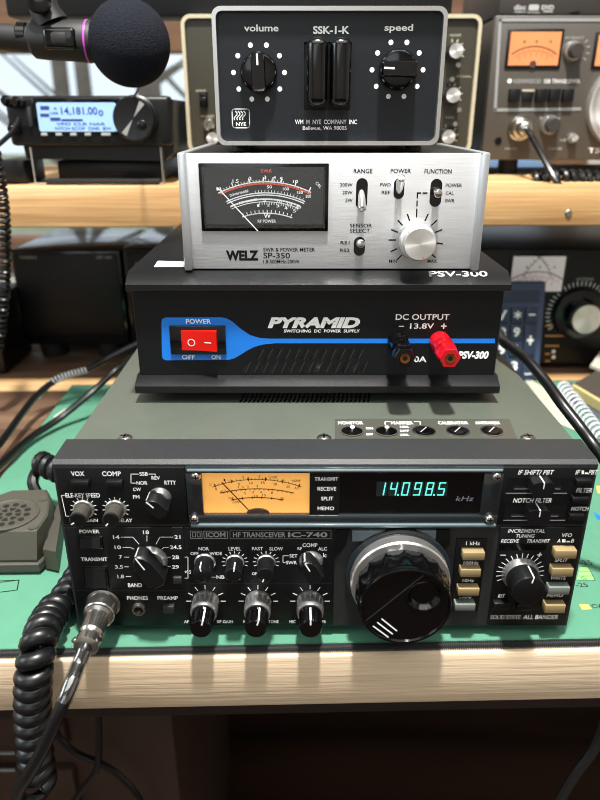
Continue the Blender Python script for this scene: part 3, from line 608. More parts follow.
# buttons and switches ------------------------------------------------
def button(a, m, depth=0.005, nm='button', tilt=0):
    x0, x1, z0, z1 = box_on(-depth, a); MB().box(x0, x1, -depth, 0.002, z0, z1, m, 0.0005).build(nm, RAD)
for a, m in (((463, 553, 485, 560.6), 'beige'), ((460.5, 570, 481, 577.5), 'beige'), ((458, 589, 479.5, 596), 'beige'), ((455, 604.5, 475.5, 611), 'grey_button'),
             ((555, 551, 577, 559), 'beige'), ((552, 569, 573.5, 577), 'beige'), ((548.5, 587.5, 570, 595), 'grey_button'), ((545, 605.5, 565.5, 613.5), 'beige')): button(a, m)
for a in ((70.5, 482, 88.5, 489.5), (105.5, 482, 122, 489.5), (576.5, 480.5, 592.5, 486.5), (572.5, 498, 589, 503.8), (569.5, 515, 584.5, 520.8), (493.5, 603.5, 509.5, 610.5), (517, 605, 532, 611)): button(a, 'black_satin', 0.0035)
button((163, 607, 174, 614), 'bezel', 0.003); button((173, 578, 181.5, 584.5), 'bezel', 0.002, 'slide_switch')
def rocker(a, m='black_satin'):
    x0, x1, z0, z1 = box_on(0, a); s = MB()
    s.box(x0-0.0012, x1+0.0012, -0.0008, 0.001, z0-0.0012, z1+0.0012, 'black_gloss', 0.0004)
    s.prism([(-0.0030, z0+0.0008), (-0.0012, z1), (0, z1), (0, z0)], x0, x1, m, 'x'); s.build('rocker_switch', RAD)
rocker((81, 537.5, 101, 546.5), 'switch_black'); rocker((86, 567, 106.5, 586), 'switch_black')
def slider(a, depth=0.008):
    x0, x1, z0, z1 = box_on(-depth*0.6, a); s = MB(); w_ = (x1-x0)
    s.prism([(x0+w_*0.06, z1-0.001), (x0, z0+(z1-z0)*0.45), (x0+w_*0.15, z0), (x1-w_*0.15, z0), (x1, z0+(z1-z0)*0.45), (x1-w_*0.06, z1-0.001), (x1-w_*0.2, z1), (x0+w_*0.2, z1)], -depth, 0, 'black_satin')
    s.line(FY(-depth), [((x0+x1)/2, z1-0.0003), ((x0+x1)/2, z0+(z1-z0)*0.6)], 0.0005, 'white'); s.line(FZ(z1), [((x0+x1)/2, -depth), ((x0+x1)/2, -0.001)], 0.0007, 'white')
    s.build('slider_knob', RAD)
slider((529.5, 480, 553, 494)); slider((525.5, 507.5, 549, 522))
pj = PY(139.5, 608, 0); MB().lathe(pj, [(0.0044, 0), (0.0044, 0.001), (0.0036, 0.0026), (0.0026, 0.0026), (0.0022, 0.0006)], 'nickel', 30).build('headphone_jack', RAD)
k = MB(); k.disc(FY(-0.0007), pj.x, pj.z, 0.0023, 'black_gloss'); k.build('jack_hole', RAD)
pm = PY(104, 602, 0); MB().lathe(pm, [(0.0098, 0), (0.0098, 0.0018), (0.0085, 0.0024), (0.007, 0.0024)], 'nickel', 36).build('microphone_socket', RAD)

# ------------------------------------------------------------------ hand microphone with its coiled lead and plug
MIC = thing('hand_microphone', 'grey hand microphone lying on the green mat left of the radio, coiled lead plugged in', 'microphone', (-0.205, 0.045, 0.0))
mi = MB()
# body outline on the mat (x, y), bottom shell then stepped upper shell with sloping sides
def ring(L, z): return [Vector((x, y, z)) for x, y in L]
tp = [tuple(PZ(a, c, 0.030).xy) for a, c in ((-45, 531), (37, 530), (48, 514), (49.5, 499), (46, 489), (12, 490), (-8, 497), (-45, 500))]
o1 = [tuple(PZ(a, c, 0.011).xy) for a, c in ((-45, 561), (37, 560), (47, 551), (57, 528))]
o1 += [(tp[4][0]+0.009, tp[3][1]+0.010), (tp[5][0]-0.002, tp[5][1]+0.008), (tp[6][0]-0.004, tp[6][1]+0.006), (tp[7][0]-0.003, tp[7][1]+0.006)]
def shrink(L, f, dx=0, dy=0):
    cx = sum(a for a, b in L)/len(L); cy = sum(b for a, b in L)/len(L); return [(cx+(a-cx)*f+dx, cy+(b-cy)*f+dy) for a, b in L]
mix = lambda f: [(a[0]*(1-f)+b_[0]*f, a[1]*(1-f)+b_[1]*f) for a, b_ in zip(o1, tp)]
layers = [ring(shrink(o1, 1.0), 0.0005), ring(shrink(o1, 1.045), 0.003), ring(shrink(o1, 1.045), 0.0082), ring(shrink(o1, 1.02), 0.0090), ring(shrink(o1, 0.985), 0.0092), ring(o1, 0.0112), ring(mix(0.72), 0.0255), ring(mix(0.93), 0.0292), ring(shrink(tp, 0.96), 0.0300)]
n = len(o1); V = [v for l in layers for v in l]
F = [list(range(n))[::-1]]+[[i*n+j, i*n+(j+1) % n, (i+1)*n+(j+1) % n, (i+1)*n+j] for i in range(len(layers)-1) for j in range(n)]+[[(len(layers)-1)*n+j for j in range(n)]]
mi.add(V, F, 'mic_olive'); mi.build('body', MIC, ang=28)
gc = PZ(9, 515, 0.0300); gm = MB(); gm.lathe((gc.x, gc.y, 0.0298), [(0.0200, 0), (0.0200, 0.0012), (0.0184, 0.0016), (0.0176, 0.0006)], 'mic_olive', 44, (0, 0, 1)); fg = FZ(0.0305)
for R, n_, w_ in ((0.0, 1, 0.0022), (0.0062, 8, 0.0016), (0.0122, 12, 0.0021)):
    for k in range(n_):
        a = 2*PI*k/n_; u, v = gc.x+R*math.cos(a), gc.y+R*math.sin(a)
        if R and R < 0.01: gm.poly(fg, [(gc.x+r_*math.cos(a+s_), gc.y+r_*math.sin(a+s_)) for r_, s_ in ((0.0045, -0.2), (0.0082, -0.28), (0.0082, 0.28), (0.0045, 0.2))], 'grille_dark', 0.0002)
        else: gm.disc(fg, u, v, w_, 'grille_dark', 0.0002)
gm.build('grille', MIC)
for a in ((43, 499), (33, 527)): 
    p = PZ(a[0], a[1], 0.030); s = MB(); s.lathe(p, [(0.0034, -0.0006), (0.0034, 0.0004), (0.0022, 0.0001)], 'mic_olive', 20, (0, 0, 1)); s.build('screw', MIC)
pa, pb = PZ(53, 556, 0.012), PZ(61, 512, 0.012); s = MB(); s.prism([(pa.x-0.006, pa.y), (pa.x+0.0035, pa.y-0.003), (pb.x+0.002, pb.y), (pb.x-0.003, pb.y+0.004)], 0.002, 0.0175, 'mic_olive', 'z'); s.build('push_to_talk_bar', MIC)
zc0 = 0.0115
coil_path = [Vector((-0.152, 0.060, 0.012)), Vector((-0.1535, 0.030, 0.0125)), Vector((-0.1555, 0.014, 0.0125)), PZ(62, 602, 0.0125), PZ(50, 617, 0.0135), PY(42, 634, -0.019), PY(37.5, 650, -0.0285), PY(34.5, 668, -0.0335), PY(33, 692, -0.0345), PY(33, 730, -0.036), PY(36, 762, -0.038), PY(39, 782, -0.040)]
co = MB(); co.tube(helix(coil_path, 0.0058, 0.0086, 18), 0.0047, 'cable_black', 12); co.build('coiled_cord', MIC)
pz = pm.z; yP = PZ(85, 648, pz).y
st_ = MB(); E1 = Vector((pm.x, yP, pz))
path = [E1+Vector((0, 0.004, 0)), E1, PY(79, 664, yP-0.006), PY(71, 684, -0.052), PY(61, 708, -0.059), PY(45, 745, -0.061), PY(30, 772, -0.060), PY(20, 788, -0.057), PY(19, 797, -0.053), PY(30, 801, -0.050), PY(42, 794, -0.044), PY(46, 784, -0.040)]
sp = spline(path, 12); st_.tube(sp, 0.0034, 'cable_black', 12); st_.build('cord', MIC)
MB().tube(sp[14:46], 0.0041, 'clear_shrink', 14).build('clear_sleeve', MIC, label='clear heat-shrink sleeve')
Lp = -yP; pgm = MB()
pgm.lathe(pm, [(0.0088, 0.0024), (0.0088, 0.0105), (0.0082, 0.0112), (0.0082, 0.0125), (0.0066, 0.0135), (0.0066, Lp*0.72), (0.0060, Lp*0.74), (0.0052, Lp*0.78), (0.0052, Lp*0.82), (0.0066, Lp*0.84), (0.0066, Lp*0.97), (0.0045, Lp)], 'nickel', 48, flute=(24, 0.02, 0.003, 0.0104))
pl_o = pgm.build('plug', MIC, label='shiny metal screw-on plug', ang=30)
for sx in (-1, 1): MB().cyl((pm.x+sx*0.0062, yP+Lp*0.09, pz+0.002), (pm.x+sx*0.0070, yP+Lp*0.09, pz+0.003), 0.0016, 'chrome').build('clamp_screw', pl_o)
ap = Vector((tp[4][0]-0.004, tp[4][1]+0.001, 0.018))
co = MB(); co.tube(spline([ap, PY(33, 484, 0.125), PY(37, 470, 0.135), PY(41, 462, 0.14), PY(45, 460, 0.135)], 8), 0.0042, 'cable_black', 10); co.build('strain_relief', MIC)
co = MB(); co.tube(helix([PY(42, 462, 0.138), PY(47, 466, 0.130), Vector((-0.158, 0.105, 0.035)), Vector((-0.153, 0.080, 0.014)), Vector((-0.152, 0.058, 0.012))], 0.0060, 0.0075, 14), 0.0034, 'cable_black', 8); co.build('coiled_cord', MIC)

# ------------------------------------------------------------------ power supply
PSU = thing('power_supply', 'black power supply with blue stripe, lit red rocker switch and red and black terminals', 'power supply', (0, 0.19, 0.1166))
px0, px1 = -0.1158, 0.1112; YP = 0.088
for x in (px0+0.02, px1-0.02):
    for y in (0.11, 0.285): MB().cyl((x, y, 0.1150), (x, y, 0.1215), 0.008, 'rubber').build('foot', PSU)
cv = MB()
cv.box(px0+0.001, px1-0.001, YP, 0.305, 0.1220, 0.1950, 'black', 0.001)
cv.build('case', PSU)
tl = MB(); tl.prism([(0.081, 0.1868), (0.081, 0.1905), (0.0910, 0.1965), (0.305, 0.1965), (0.305, 0.187), (0.090, 0.1855), (0.083, 0.1860)], px0-0.0005, px1+0.0005, 'black_satin', 'x')
ft = FZ(0.1965); fsl = lambda u, v, l=0: Vector((u, 0.081+v*0.010-0.5*l, 0.1905+v*0.006+0.86*l)); tl.text(fsl, 'PSV-300', (PZ(428, 275, 0.194).x, PZ(486, 275, 0.194).x, 0.58, 0.99), 'print_grey', 0.02)
q_ = [PZ(a, c, 0.1965) for a, c in ((158, 261), (188, 262), (188, 267), (154, 267))]; tl.poly(ft, [(v.x, v.y) for v in q_], 'white')
tl.build('top_cover', PSU)
bl = MB(); bl.prism([(0.081, 0.1212), (0.079, 0.1225), (0.079, 0.1268), (0.0875, 0.1312), (0.092, 0.1312), (0.30, 0.1225), (0.30, 0.1212)], px0-0.0005, px1+0.0005, 'black_satin', 'x'); bl.build('bottom_cover', PSU)
fp = MB(); fp.box(px0+0.002, px1-0.002, YP-0.0006, YP+0.002, 0.1312, 0.1860, 'panel'); fY = FY(YP-0.0006); Yp = YP-0.0006
def pp(L): return [(PY(a, c, Yp).x, PY(a, c, Yp).z) for a, c in L]
top_ = [(166, 317.5), (222, 317.3), (227, 318.5), (233, 322), (241, 329), (250, 335), (260, 338), (270, 338.6), (495, 338.6)]
bot_ = [(495, 343.2), (275, 343.2), (263, 344.5), (254, 347), (247, 350.5), (241, 354.5), (235, 358), (229, 359.8), (166, 360.2), (163, 359), (162, 356), (161.5, 322), (162.5, 318.8)]
fp.poly(fY, pp(top_+bot_), 'blue', 0.0001)
def pt(t, a, m='white', bold=0.014, sh=0.0): fp.text(fY, t, box_on(Yp, a), m, bold, sh, 0.00022)
pt('POWER', (186, 319, 211, 323.6)); pt('OFF', (182, 354.8, 195, 359.2)); pt('ON', (211.5, 354.8, 220.5, 359.2))
pt('PYRAMID', (267.5, 317.2, 360, 328), 'white', 0.055, 0.25); pt('SWITCHING  DC  POWER  SUPPLY', (284, 329.4, 360, 332.4), 'white', 0.02, 0.1)
pt('DC OUTPUT', (395.7, 314, 449.3, 319.8)); pt('13.8V', (410, 323.2, 434, 328.6)); fp.line(fY, pp([(399, 326.2), (403.5, 326.2)]), 0.0005, 'white'); pt('+', (441, 323.4, 446.5, 328.6))
pt('30A', (409, 356.2, 426.5, 362)); pt('PSV-300', (458, 351, 488.5, 358.8), 'white', 0.05, 0.15)
for row, (ya, yb, xa_, xb_) in enumerate(((349, 359, 254, 363), (361.5, 372.5, 241, 367))):
    n = int((xb_-xa_)/8.6)
    for i in range(n):
        x = xa_+i*(xb_-xa_)/n; fp.poly(fY, pp([(x, yb), (x+4.6, yb), (x+9.6, ya), (x+5, ya)]), 'black_gloss', 0.0001); fp.line(fY, pp([(x+4.6, yb), (x+9.6, ya)]), 0.0003, 'cover_plate', 0.00015)  # pale line paints the lit metal edge of each slot
fp.build('front_panel', PSU)
sw = MB(); a = box_on(Yp, (170.5, 325.3, 226, 353.6)); sw.box(a[0], a[1], Yp-0.0022, Yp+0.001, a[2], a[3], 'black_gloss', 0.0005); so = sw.build('power_switch', PSU)
a = box_on(Yp-0.003, (181.5, 330.5, 217, 350)); xm = (a[0]+a[1])/2
rk = MB(); V = []
for z_ in (a[2], a[3]): V += [(a[0], Yp-0.0015, z_), (a[0], Yp-0.0032, z_), (xm, Yp-0.0040, z_), (a[1], Yp-0.0066, z_), (a[1], Yp-0.0015, z_)]
rk.add(V, [[0, 1, 2, 3, 4], [5, 6, 7, 8, 9], [0, 1, 6, 5], [1, 2, 7, 6], [2, 3, 8, 7], [3, 4, 9, 8], [4, 0, 5, 9]], 'red_lamp')
zc = (a[2]+a[3])/2; w_ = a[1]-a[0]
frk = lambda u, v, l=0: Vector((u, Yp-0.0036-(0.0008*(u-xm)/(w_/2) if u < xm else 0.0026*(u-xm)/(w_/2))-0.0005-l, v))
rk.arc(frk, xm-w_*0.22, zc-0.0012, 0.0021, 0, 360, 0.0005, 'white', 0.0001); rk.line(frk, [(xm+w_*0.16, zc-0.0008), (xm+w_*0.34, zc-0.0008)], 0.0006, 'white', 0.0001)
rk.build('rocker', so, label='glowing red rocker')
def post(base, front, m, nm):
    p = PY(*base, Yp); L = Yp-PZ(front[0], front[1], p.z).y; r = 11.3*mpx(front[0], front[1], Yp-L)
    k = MB(); k.lathe(p, [(r*0.98, 0), (r*0.98, L*0.22), (r*0.86, L*0.26), (r*0.86, L*0.34), (r, L*0.38), (r, L*0.6)], m, 36)
    k.lathe(p, [(r*0.9, L*0.58), (r*1.02, L*0.62), (r*1.02, L*0.94), (r*0.9, L), (r*0.5, L), (r*0.4, L-0.001)], m, 6)
    o = k.build(nm, PSU, label=('red' if 'red' in m else 'black')+' screw terminal'); c = MB(); c.lathe(p, [(r*0.45, L-0.001), (r*0.45, L+0.0003), (r*0.22, L+0.0002), (r*0.2, L-0.003)], 'copper', 20); c.disc(FY(p.y-L+0.0006), p.x, p.z, r*0.22, 'black', 0.0008); c.build('contact', o)
post((397.5, 341), (405.5, 358.5), 'black_gloss', 'terminal'); post((439.5, 341), (450, 358.5), 'red_plastic', 'terminal')

# ------------------------------------------------------------------ SWR and power meter
SWR = thing('power_meter', 'silver brushed-metal meter box with black dial and knob on the power supply', 'meter', (0, 0.17, 0.1965))
YW = 0.0925; wx0, wx1 = -0.0822, 0.0936; wz0, wz1 = 0.1975, 0.2628
MB().box(wx0+0.003, wx1-0.003, YW+0.003, 0.225, wz0, wz1-0.0004, 'black', 0.001).build('case', SWR)
fr_ = MB(); fr_.box(wx0+0.0045, wx1-0.0045, YW, YW+0.003, wz0, wz1, 'brushed', 0.0004); fWp = FY(YW)
def wt(t, a, m='black_print', bold=0.01, sh=0): fr_.text(fWp, t, box_on(YW, a), m, bold, sh)
for t, a in (('SWR & POWER METER', (263.3, 247.7, 315, 251.6)), ('SP-350', (263.3, 252.6, 290, 258.4)), ('1.8-500MHz-200W', (263.3, 259.6, 299.5, 263.4)), ('RANGE', (353.7, 168.7, 372.5, 173)), ('POWER', (390.7, 168.7, 411, 173)), ('FUNCTION', (424.5, 169, 451.7, 173.5)), ('200W', (340, 183, 352.5, 186.4)), ('20W', (342.5, 190.7, 352.5, 194.2)), ('5W', (345.5, 198.5, 352.5, 202)), ('FWD', (380, 183, 390.7, 186.4)), ('REF', (381.7, 190.7, 390.3, 194)), ('POWER', (445.7, 183.5, 462, 187)), ('CAL', (445.7, 191.4, 453.7, 194.6)), ('SWR', (445, 199, 454.5, 202.3)), ('SENSOR', (350, 223.6, 372, 227.5)), ('SELECT', (350, 228.7, 370, 232.7)), ('RS1', (340.5, 241, 349.5, 244.3)), ('RS2', (340, 248.5, 349.5, 251.8)), ('MIN', (389, 259.4, 397, 262.8)), ('MAX', (427.5, 259.4, 437, 262.8))): wt(t, a)
wt('WELZ', (226, 250.4, 258.5, 260.6), bold=0.05)
kp = PY(416, 240, YW); ks = mpx(416, 240, YW)
fr_.ticks(fWp, kp.x, kp.z, 20.5*ks, 27*ks, (-40, -8, 22, 45, 68, 112, 135, 158, 180, 205, 228), 0.0008, 'black_print')
def pw(L): return [(PY(a, c, YW).x, PY(a, c, YW).z) for a, c in L]
for L in ([(427, 193), (423, 193)], [(420.5, 193), (417.5, 193), (417.3, 198)], [(417.1, 201), (416.9, 206)], [(416.8, 209), (416.5, 217)]): fr_.line(fWp, pw(L), 0.0008, 'black_print')
def pill(a, m='black_gloss'):
    x0, x1, z0, z1 = box_on(YW, a); r = (x1-x0)/2; cx = (x0+x1)/2
    P = [(cx+r*math.cos(t*PI/8), z1-r+r*math.sin(t*PI/8)) for t in range(9)]+[(cx+r*math.cos(t*PI/8), z0+r+r*math.sin(t*PI/8)) for t in range(8, 17)]
    fr_.poly(fWp, P, m, 0.0001)
for a in ((356, 178, 367.5, 209), (393.7, 178, 404.3, 199), (430, 178.7, 441.7, 206.8), (353.7, 236.7, 365, 255.8)): pill(a)
fr_.build('front_panel', SWR)
for x0, x1 in ((wx0, wx0+0.005), (wx1-0.005, wx1)): MB().box(x0, x1, YW-0.0035, 0.228, wz0-0.0006, wz1+0.0006, 'trim_silver', 0.0012).build('side_trim', SWR)
for x in (wx0+0.02, wx1-0.02):
    for y in (0.12, 0.21): MB().cyl((x, y, 0.1965), (x, y, 0.198), 0.006, 'rubber').build('foot', SWR)
def lever(nm, base, tip, dy, r=0.0023):
    p = PY(*base, YW); q_ = PY(*tip, YW-dy); s = MB(); s.cyl(p, q_, r*0.8, 'chrome', r*1.05, 20); d = (q_-p).normalized(); s.lathe(q_, [(r*1.05, 0), (r*0.9, r*0.3), (r*0.4, r*0.5)], 'chrome', 20, d); s.build('toggle_lever', SWR)
lever('range', (361.5, 192), (362, 208.5), 0.009); lever('power', (398.8, 191), (401.3, 178), 0.010); lever('function', (436, 190), (438.5, 193.5), 0.009); lever('sensor', (359, 243), (360.8, 243.5), 0.008)
L = YW-PZ(420.5, 242.8, kp.z).y; r = 16.2*mpx(420, 242, YW-0.014); k = MB(); L = 0.015
k.lathe(kp, [(r*1.2, 0), (r*1.2, 0.003), (r*1.13, 0.005), (r*1.02, 0.0055), (r*1.02, L-0.0012), (r*0.97, L-0.0004)], 'spun', 96, flute=(48, 0.012, 0.0054, L-0.001)); k.lathe(kp, [(r*0.97, L-0.0006), (r*0.95, L)], 'spun', 64)
ko = k.build('knob', SWR, ang=25); s = MB(); s.line(FY(kp.y-L), [(kp.x+r*0.25, kp.z-r*0.92), (kp.x+r*0.22, kp.z-r*0.78)], 0.0006, 'red_print'); s.build('pointer_mark', ko)
mw = box_on(YW, (200.4, 163, 328.4, 230.8)); s = MB()
s.box(mw[0], mw[1], YW-0.0022, YW+0.001, mw[2], mw[3], 'black_gloss', 0.0006); s.box(mw[0]+0.003, mw[1]-0.003, YW-0.0024, YW, mw[2]+0.004, mw[3]-0.002, 'meter_black'); fM = FY(YW-0.0024)
def pm_(a, c): v = PY(a, c, YW); return (v.x, v.z)
mc = PY(267.5, 287, YW); ms = mpx(266, 200, YW)
s.arc(fM, mc.x, mc.z, 106*ms, 65, 116, 0.0006, 'white'); s.arc(fM, mc.x, mc.z, 104.3*ms, 65, 115, 0.0010, 'red_print')
s.ticks(fM, mc.x, mc.z, 106*ms, 108*ms, [114-k*1.6 for k in range(22)], 0.0003, 'white'); s.ticks(fM, mc.x, mc.z, 105*ms, 110*ms, (114, 107.5, 98.5, 91, 86, 81.5, 74, 66), 0.0006, 'white')
for r_, a0, w_ in ((95.5, 66, 0.0006), (93.5, 66, 0.0006), (89.5, 68, 0.0009), (87, 68, 0.0004)): s.arc(fM, mc.x, mc.z, r_*ms, a0, 114-(0 if r_ > 90 else 1), w_, 'white')
s.ticks(fM, mc.x, mc.z, 95.5*ms, 98*ms, [96-k*1.9 for k in range(16)], 0.0003, 'white'); s.ticks(fM, mc.x, mc.z, 84.5*ms, 87*ms, [94-k*1.6 for k in range(17)], 0.0003, 'white')
s.arc(fM, mc.x, mc.z, 76*ms, 70, 108, 0.0006, 'white'); s.ticks(fM, mc.x, mc.z, 76*ms, 79*ms, [107-k*3 for k in range(13)], 0.0004, 'white')
for t, a, m in (('S.W.R', (261, 169, 272, 172.2), 'red_print'), ('W', (264, 212.7, 271, 217.5), 'white'), ('RF POWER', (258, 219, 276, 222), 'white'), ('1', (217, 187, 219, 190), 'white'), ('1.5', (233, 179, 239, 182.4), 'white'), ('2', (249, 176.4, 252, 179.8), 'white'), ('3', (264, 175.3, 266.5, 178.6), 'white'), ('4', (273.4, 175.6, 276, 178.8), 'white'), ('5', (280, 177, 283, 180), 'white'), ('10', (293, 179.6, 298, 182.6), 'white'), ('50', (267, 185, 272, 188), 'white'), ('100', (283, 187, 289, 190), 'white'), ('150', (297, 190.5, 303, 193.4), 'white'), ('200', (305.5, 194.3, 311, 197.2), 'white'), ('5', (263, 198.5, 266, 201), 'white'), ('10', (277, 199.8, 282, 202.4), 'white'), ('15', (287, 202.4, 292, 205), 'white'), ('20', (296, 205.4, 301, 208), 'white'), ('1', (257.5, 203.6, 259.5, 206.2), 'white'), ('2', (267, 203.2, 270, 205.8), 'white'), ('3', (276.5, 204, 279.5, 206.8), 'white'), ('4', (284.6, 206, 287.6, 209), 'white'), ('5', (293, 209, 296, 211.8), 'white')):
    s.text(fM, t, box_on(YW, a), m, 0.01)
s.text(fM, 'DOWN RANGE', box_on(YW, (230, 191.5, 249, 194)), 'white', 0.01, rot=math.radians(14)); s.text(fM, 'DOWN RANGE', box_on(YW, (239, 199.5, 257.5, 202)), 'white', 0.01, rot=math.radians(12)); s.text(fM, 'CAL', box_on(YW, (315, 183, 322, 186)), 'white', 0.01, rot=math.radians(-45))
so = s.build('dial', SWR)
nd = MB(); nd.line(FY(YW-0.0030), [pm_(219, 188), pm_(258, 230)], 0.0006, 'white'); nd.build('needle', so)
MB().box(mw[0]+0.002, mw[1]-0.002, YW-0.0040, YW-0.0036, mw[2]+0.002, mw[3]-0.002, 'glass').build('dial_glass', so)

# ------------------------------------------------------------------ keyer
KEY = thing('electronic_keyer', 'black keyer box with silver rim, paddles and two pointer knobs, topmost of the stack', 'keyer', (0, 0.17, 0.2628))
YK = 0.105; kx0, kx1, kz0, kz1 = -0.0611, 0.0668, 0.2665, 0.3366
MB().box(kx0+0.002, kx1-0.002, YK+0.006, 0.215, kz0+0.001, kz1-0.001, 'black', 0.004, 3).build('case', KEY)
for x in (kx0+0.012, kx1-0.012):
    for y in (0.122, 0.20): MB().cyl((x, y, 0.2628), (x, y, kz0+0.002), 0.005, 'rubber').build('foot', KEY)
rim = MB()
def rrect(x0, x1, z0, z1, r, n=6):
    P = []
    for cx, cz, a0 in ((x1-r, z1-r, 0), (x0+r, z1-r, 90), (x0+r, z0+r, 180), (x1-r, z0+r, 270)): P += [(cx+r*math.cos(math.radians(a0+90*k/n)), cz+r*math.sin(math.radians(a0+90*k/n))) for k in range(n+1)]
    return P
o_ = rrect(kx0, kx1, kz0, kz1, 0.005); i_ = rrect(kx0+0.0022, kx1-0.0022, kz0+0.0022, kz1-0.0022, 0.0035); n = len(o_)
V = [(u, YK, v) for u, v in o_]+[(u, YK, v) for u, v in i_]+[(u, YK+0.008, v) for u, v in o_]+[(u, YK+0.008, v) for u, v in i_]
F = []
for j in range(n):
    k_ = (j+1) % n; F += [[j, k_, n+k_, n+j], [j, 2*n+j, 2*n+k_, k_], [n+j, n+k_, 3*n+k_, 3*n+j], [2*n+j, 3*n+j, 3*n+k_, 2*n+k_]]
rim.add(V, F, 'silver'); rim.build('rim', KEY)
YKf = YK+0.0035; fK = FY(YKf); pk = MB()
sl = box_on(YKf, (304, 42, 351, 110))
for x0, x1, z0, z1 in ((kx0+0.002, sl[0], kz0+0.002, kz1-0.002), (sl[1], kx1-0.002, kz0+0.002, kz1-0.002), (sl[0], sl[1], kz0+0.002, sl[2]), (sl[0], sl[1], sl[3], kz1-0.002)): pk.box(x0, x1, YKf, YKf+0.002, z0, z1, 'keyer_panel')
def kt(t, a, bold=0.012): pk.text(fK, t, box_on(YKf, a), 'white', bold)
kt('volume', (244, 24.5, 278.5, 31.5), 0.02); kt('SSK-1-K', (313, 26, 349.5, 34), 0.03); kt('speed', (384.5, 24, 413, 33), 0.02); kt('WM  M  NYE  COMPANY  INC', (295, 119.6, 357, 124.2), 0.01); kt('Bellevue, WA 98005', (302.8, 126, 346.7, 130.6), 0.01)
for c in ((259, 72.5), (397.5, 69.8)):
    p = PY(*c, YKf); s_ = mpx(*c, YKf)
    for k in range(10): a = math.radians(90+18+36*k); pk.disc(fK, p.x+25.5*s_*math.cos(a), p.z+25.5*s_*math.sin(a), 0.00135, 'white')
lg = box_on(YKf, (232.3, 109, 249.5, 127.8)); P = rrect(*lg, 0.0015); pk.line(fK, P+[P[0]], 0.0005, 'white')
for k in range(4):
    u = lg[0]+(lg[1]-lg[0])*(0.2+k*0.16); h = lg[3]-lg[2]; pk.line(fK, [(u+0.001*math.sin(t*1.1), lg[3]-h*(0.12+0.09*t)) for t in range(6)], 0.0006, 'white')
pk.text(fK, 'NYE', (lg[0]+0.002, lg[1]-0.002, lg[2]+0.001, lg[2]+0.003), 'white', 0.02)
pk.build('front_panel', KEY)
def keyer_knob(c, rpx, ang):
    p = PY(*c, YKf); r = rpx*mpx(*c, YKf-0.008); k = MB(); L = 0.0115
    k.lathe(p, [(r, 0.0006), (r, 0.003), (r*0.9, 0.0055), (r*0.8, 0.006)], 'black_gloss', 48)
    a = math.radians(ang); d = Vector((math.cos(a), 0, math.sin(a))); t = Vector((-math.sin(a), 0, math.cos(a))); w_ = r*0.38; V = []
    for h, f in ((0.005, 1.0), (L-0.001, 0.96), (L, 0.86)): V += [p+d*(u*f)+t*(v*f)+Vector((0, -h, 0)) for u, v in ((r*1.0, w_*0.7), (r*0.9, w_), (-r*0.9, w_), (-r, w_*0.7), (-r, -w_*0.7), (-r*0.9, -w_), (r*0.9, -w_), (r*1.0, -w_*0.7))]
    k.add(V, [list(range(8))]+[[i*8+j, i*8+(j+1) % 8, (i+1)*8+(j+1) % 8, (i+1)*8+j] for i in range(2) for j in range(8)]+[[16+j for j in range(8)]], 'black_gloss')
    q_ = lambda u, v: p+d*u+t*v+Vector((0, -L-0.0001, 0)); k.add([q_(r*0.84, 0.0005), q_(r*0.84, -0.0005), q_(r*0.3, -0.0005), q_(r*0.3, 0.0005)], [[0, 1, 2, 3]], 'white'); k.build('knob', KEY)
keyer_knob((259, 72.5), 18.6, 92); keyer_knob((397.5, 69.8), 19.2, 178)
for a in ((307, 36, 328, 106.5), (330.5, 36, 351.5, 106.5)):
    x0, x1, z0, z1 = box_on(YKf-0.018, a); s = MB(); bm = bmesh.new(); bmesh.ops.create_cube(bm, size=1)
    for v in bm.verts: v.co = Vector(((x0+x1)/2+v.co.x*(x1-x0), YKf-0.004+v.co.y*0.030, (z0+z1)/2+v.co.z*(z1-z0)))
    bmesh.ops.bevel(bm, geom=list(bm.edges), offset=0.0046, segments=6, affect='EDGES', profile=0.5); s.addbm(bm, 'black_gloss'); s.build('paddle', KEY, ang=60)

# ------------------------------------------------------------------ shelf
SR = math.radians(1.45); ZS = 0.2215; YS = 0.352
sh = thing('shelf', 'pale pine shelf plank carrying the radios behind the stack', 'shelf', (0, YS, ZS-0.038), rot=(0, 0, SR))
MB().box(-0.85, 0.85, 0, 0.30, 0, 0.038, 'pine', 0.002).build('plank', sh, local=True)
for x in (-0.8, 0.8): MB().box(x-0.02, x+0.02, 0.04, 0.26, -(ZS-0.038)-0.003, -0.0002, 'pine', 0.002).build('support', sh, local=True)
s = MB(); p = PY(568.5, 213, YS+0.006); s.lathe(p-Vector((0, 0.0, 0)), [(0.0034, -0.001), (0.0034, 0.001), (0.0024, 0.002)], 'nickel', 16); so = s.build('screw', sh, local=False)
so.matrix_parent_inverse = sh.matrix_basis.inverted() if False else so.matrix_parent_inverse
me2 = so.data
for v in me2.vertices:
    w_ = v.co.copy(); w_.rotate(Matrix.Rotation(-SR, 3, 'Z')); v.co = w_

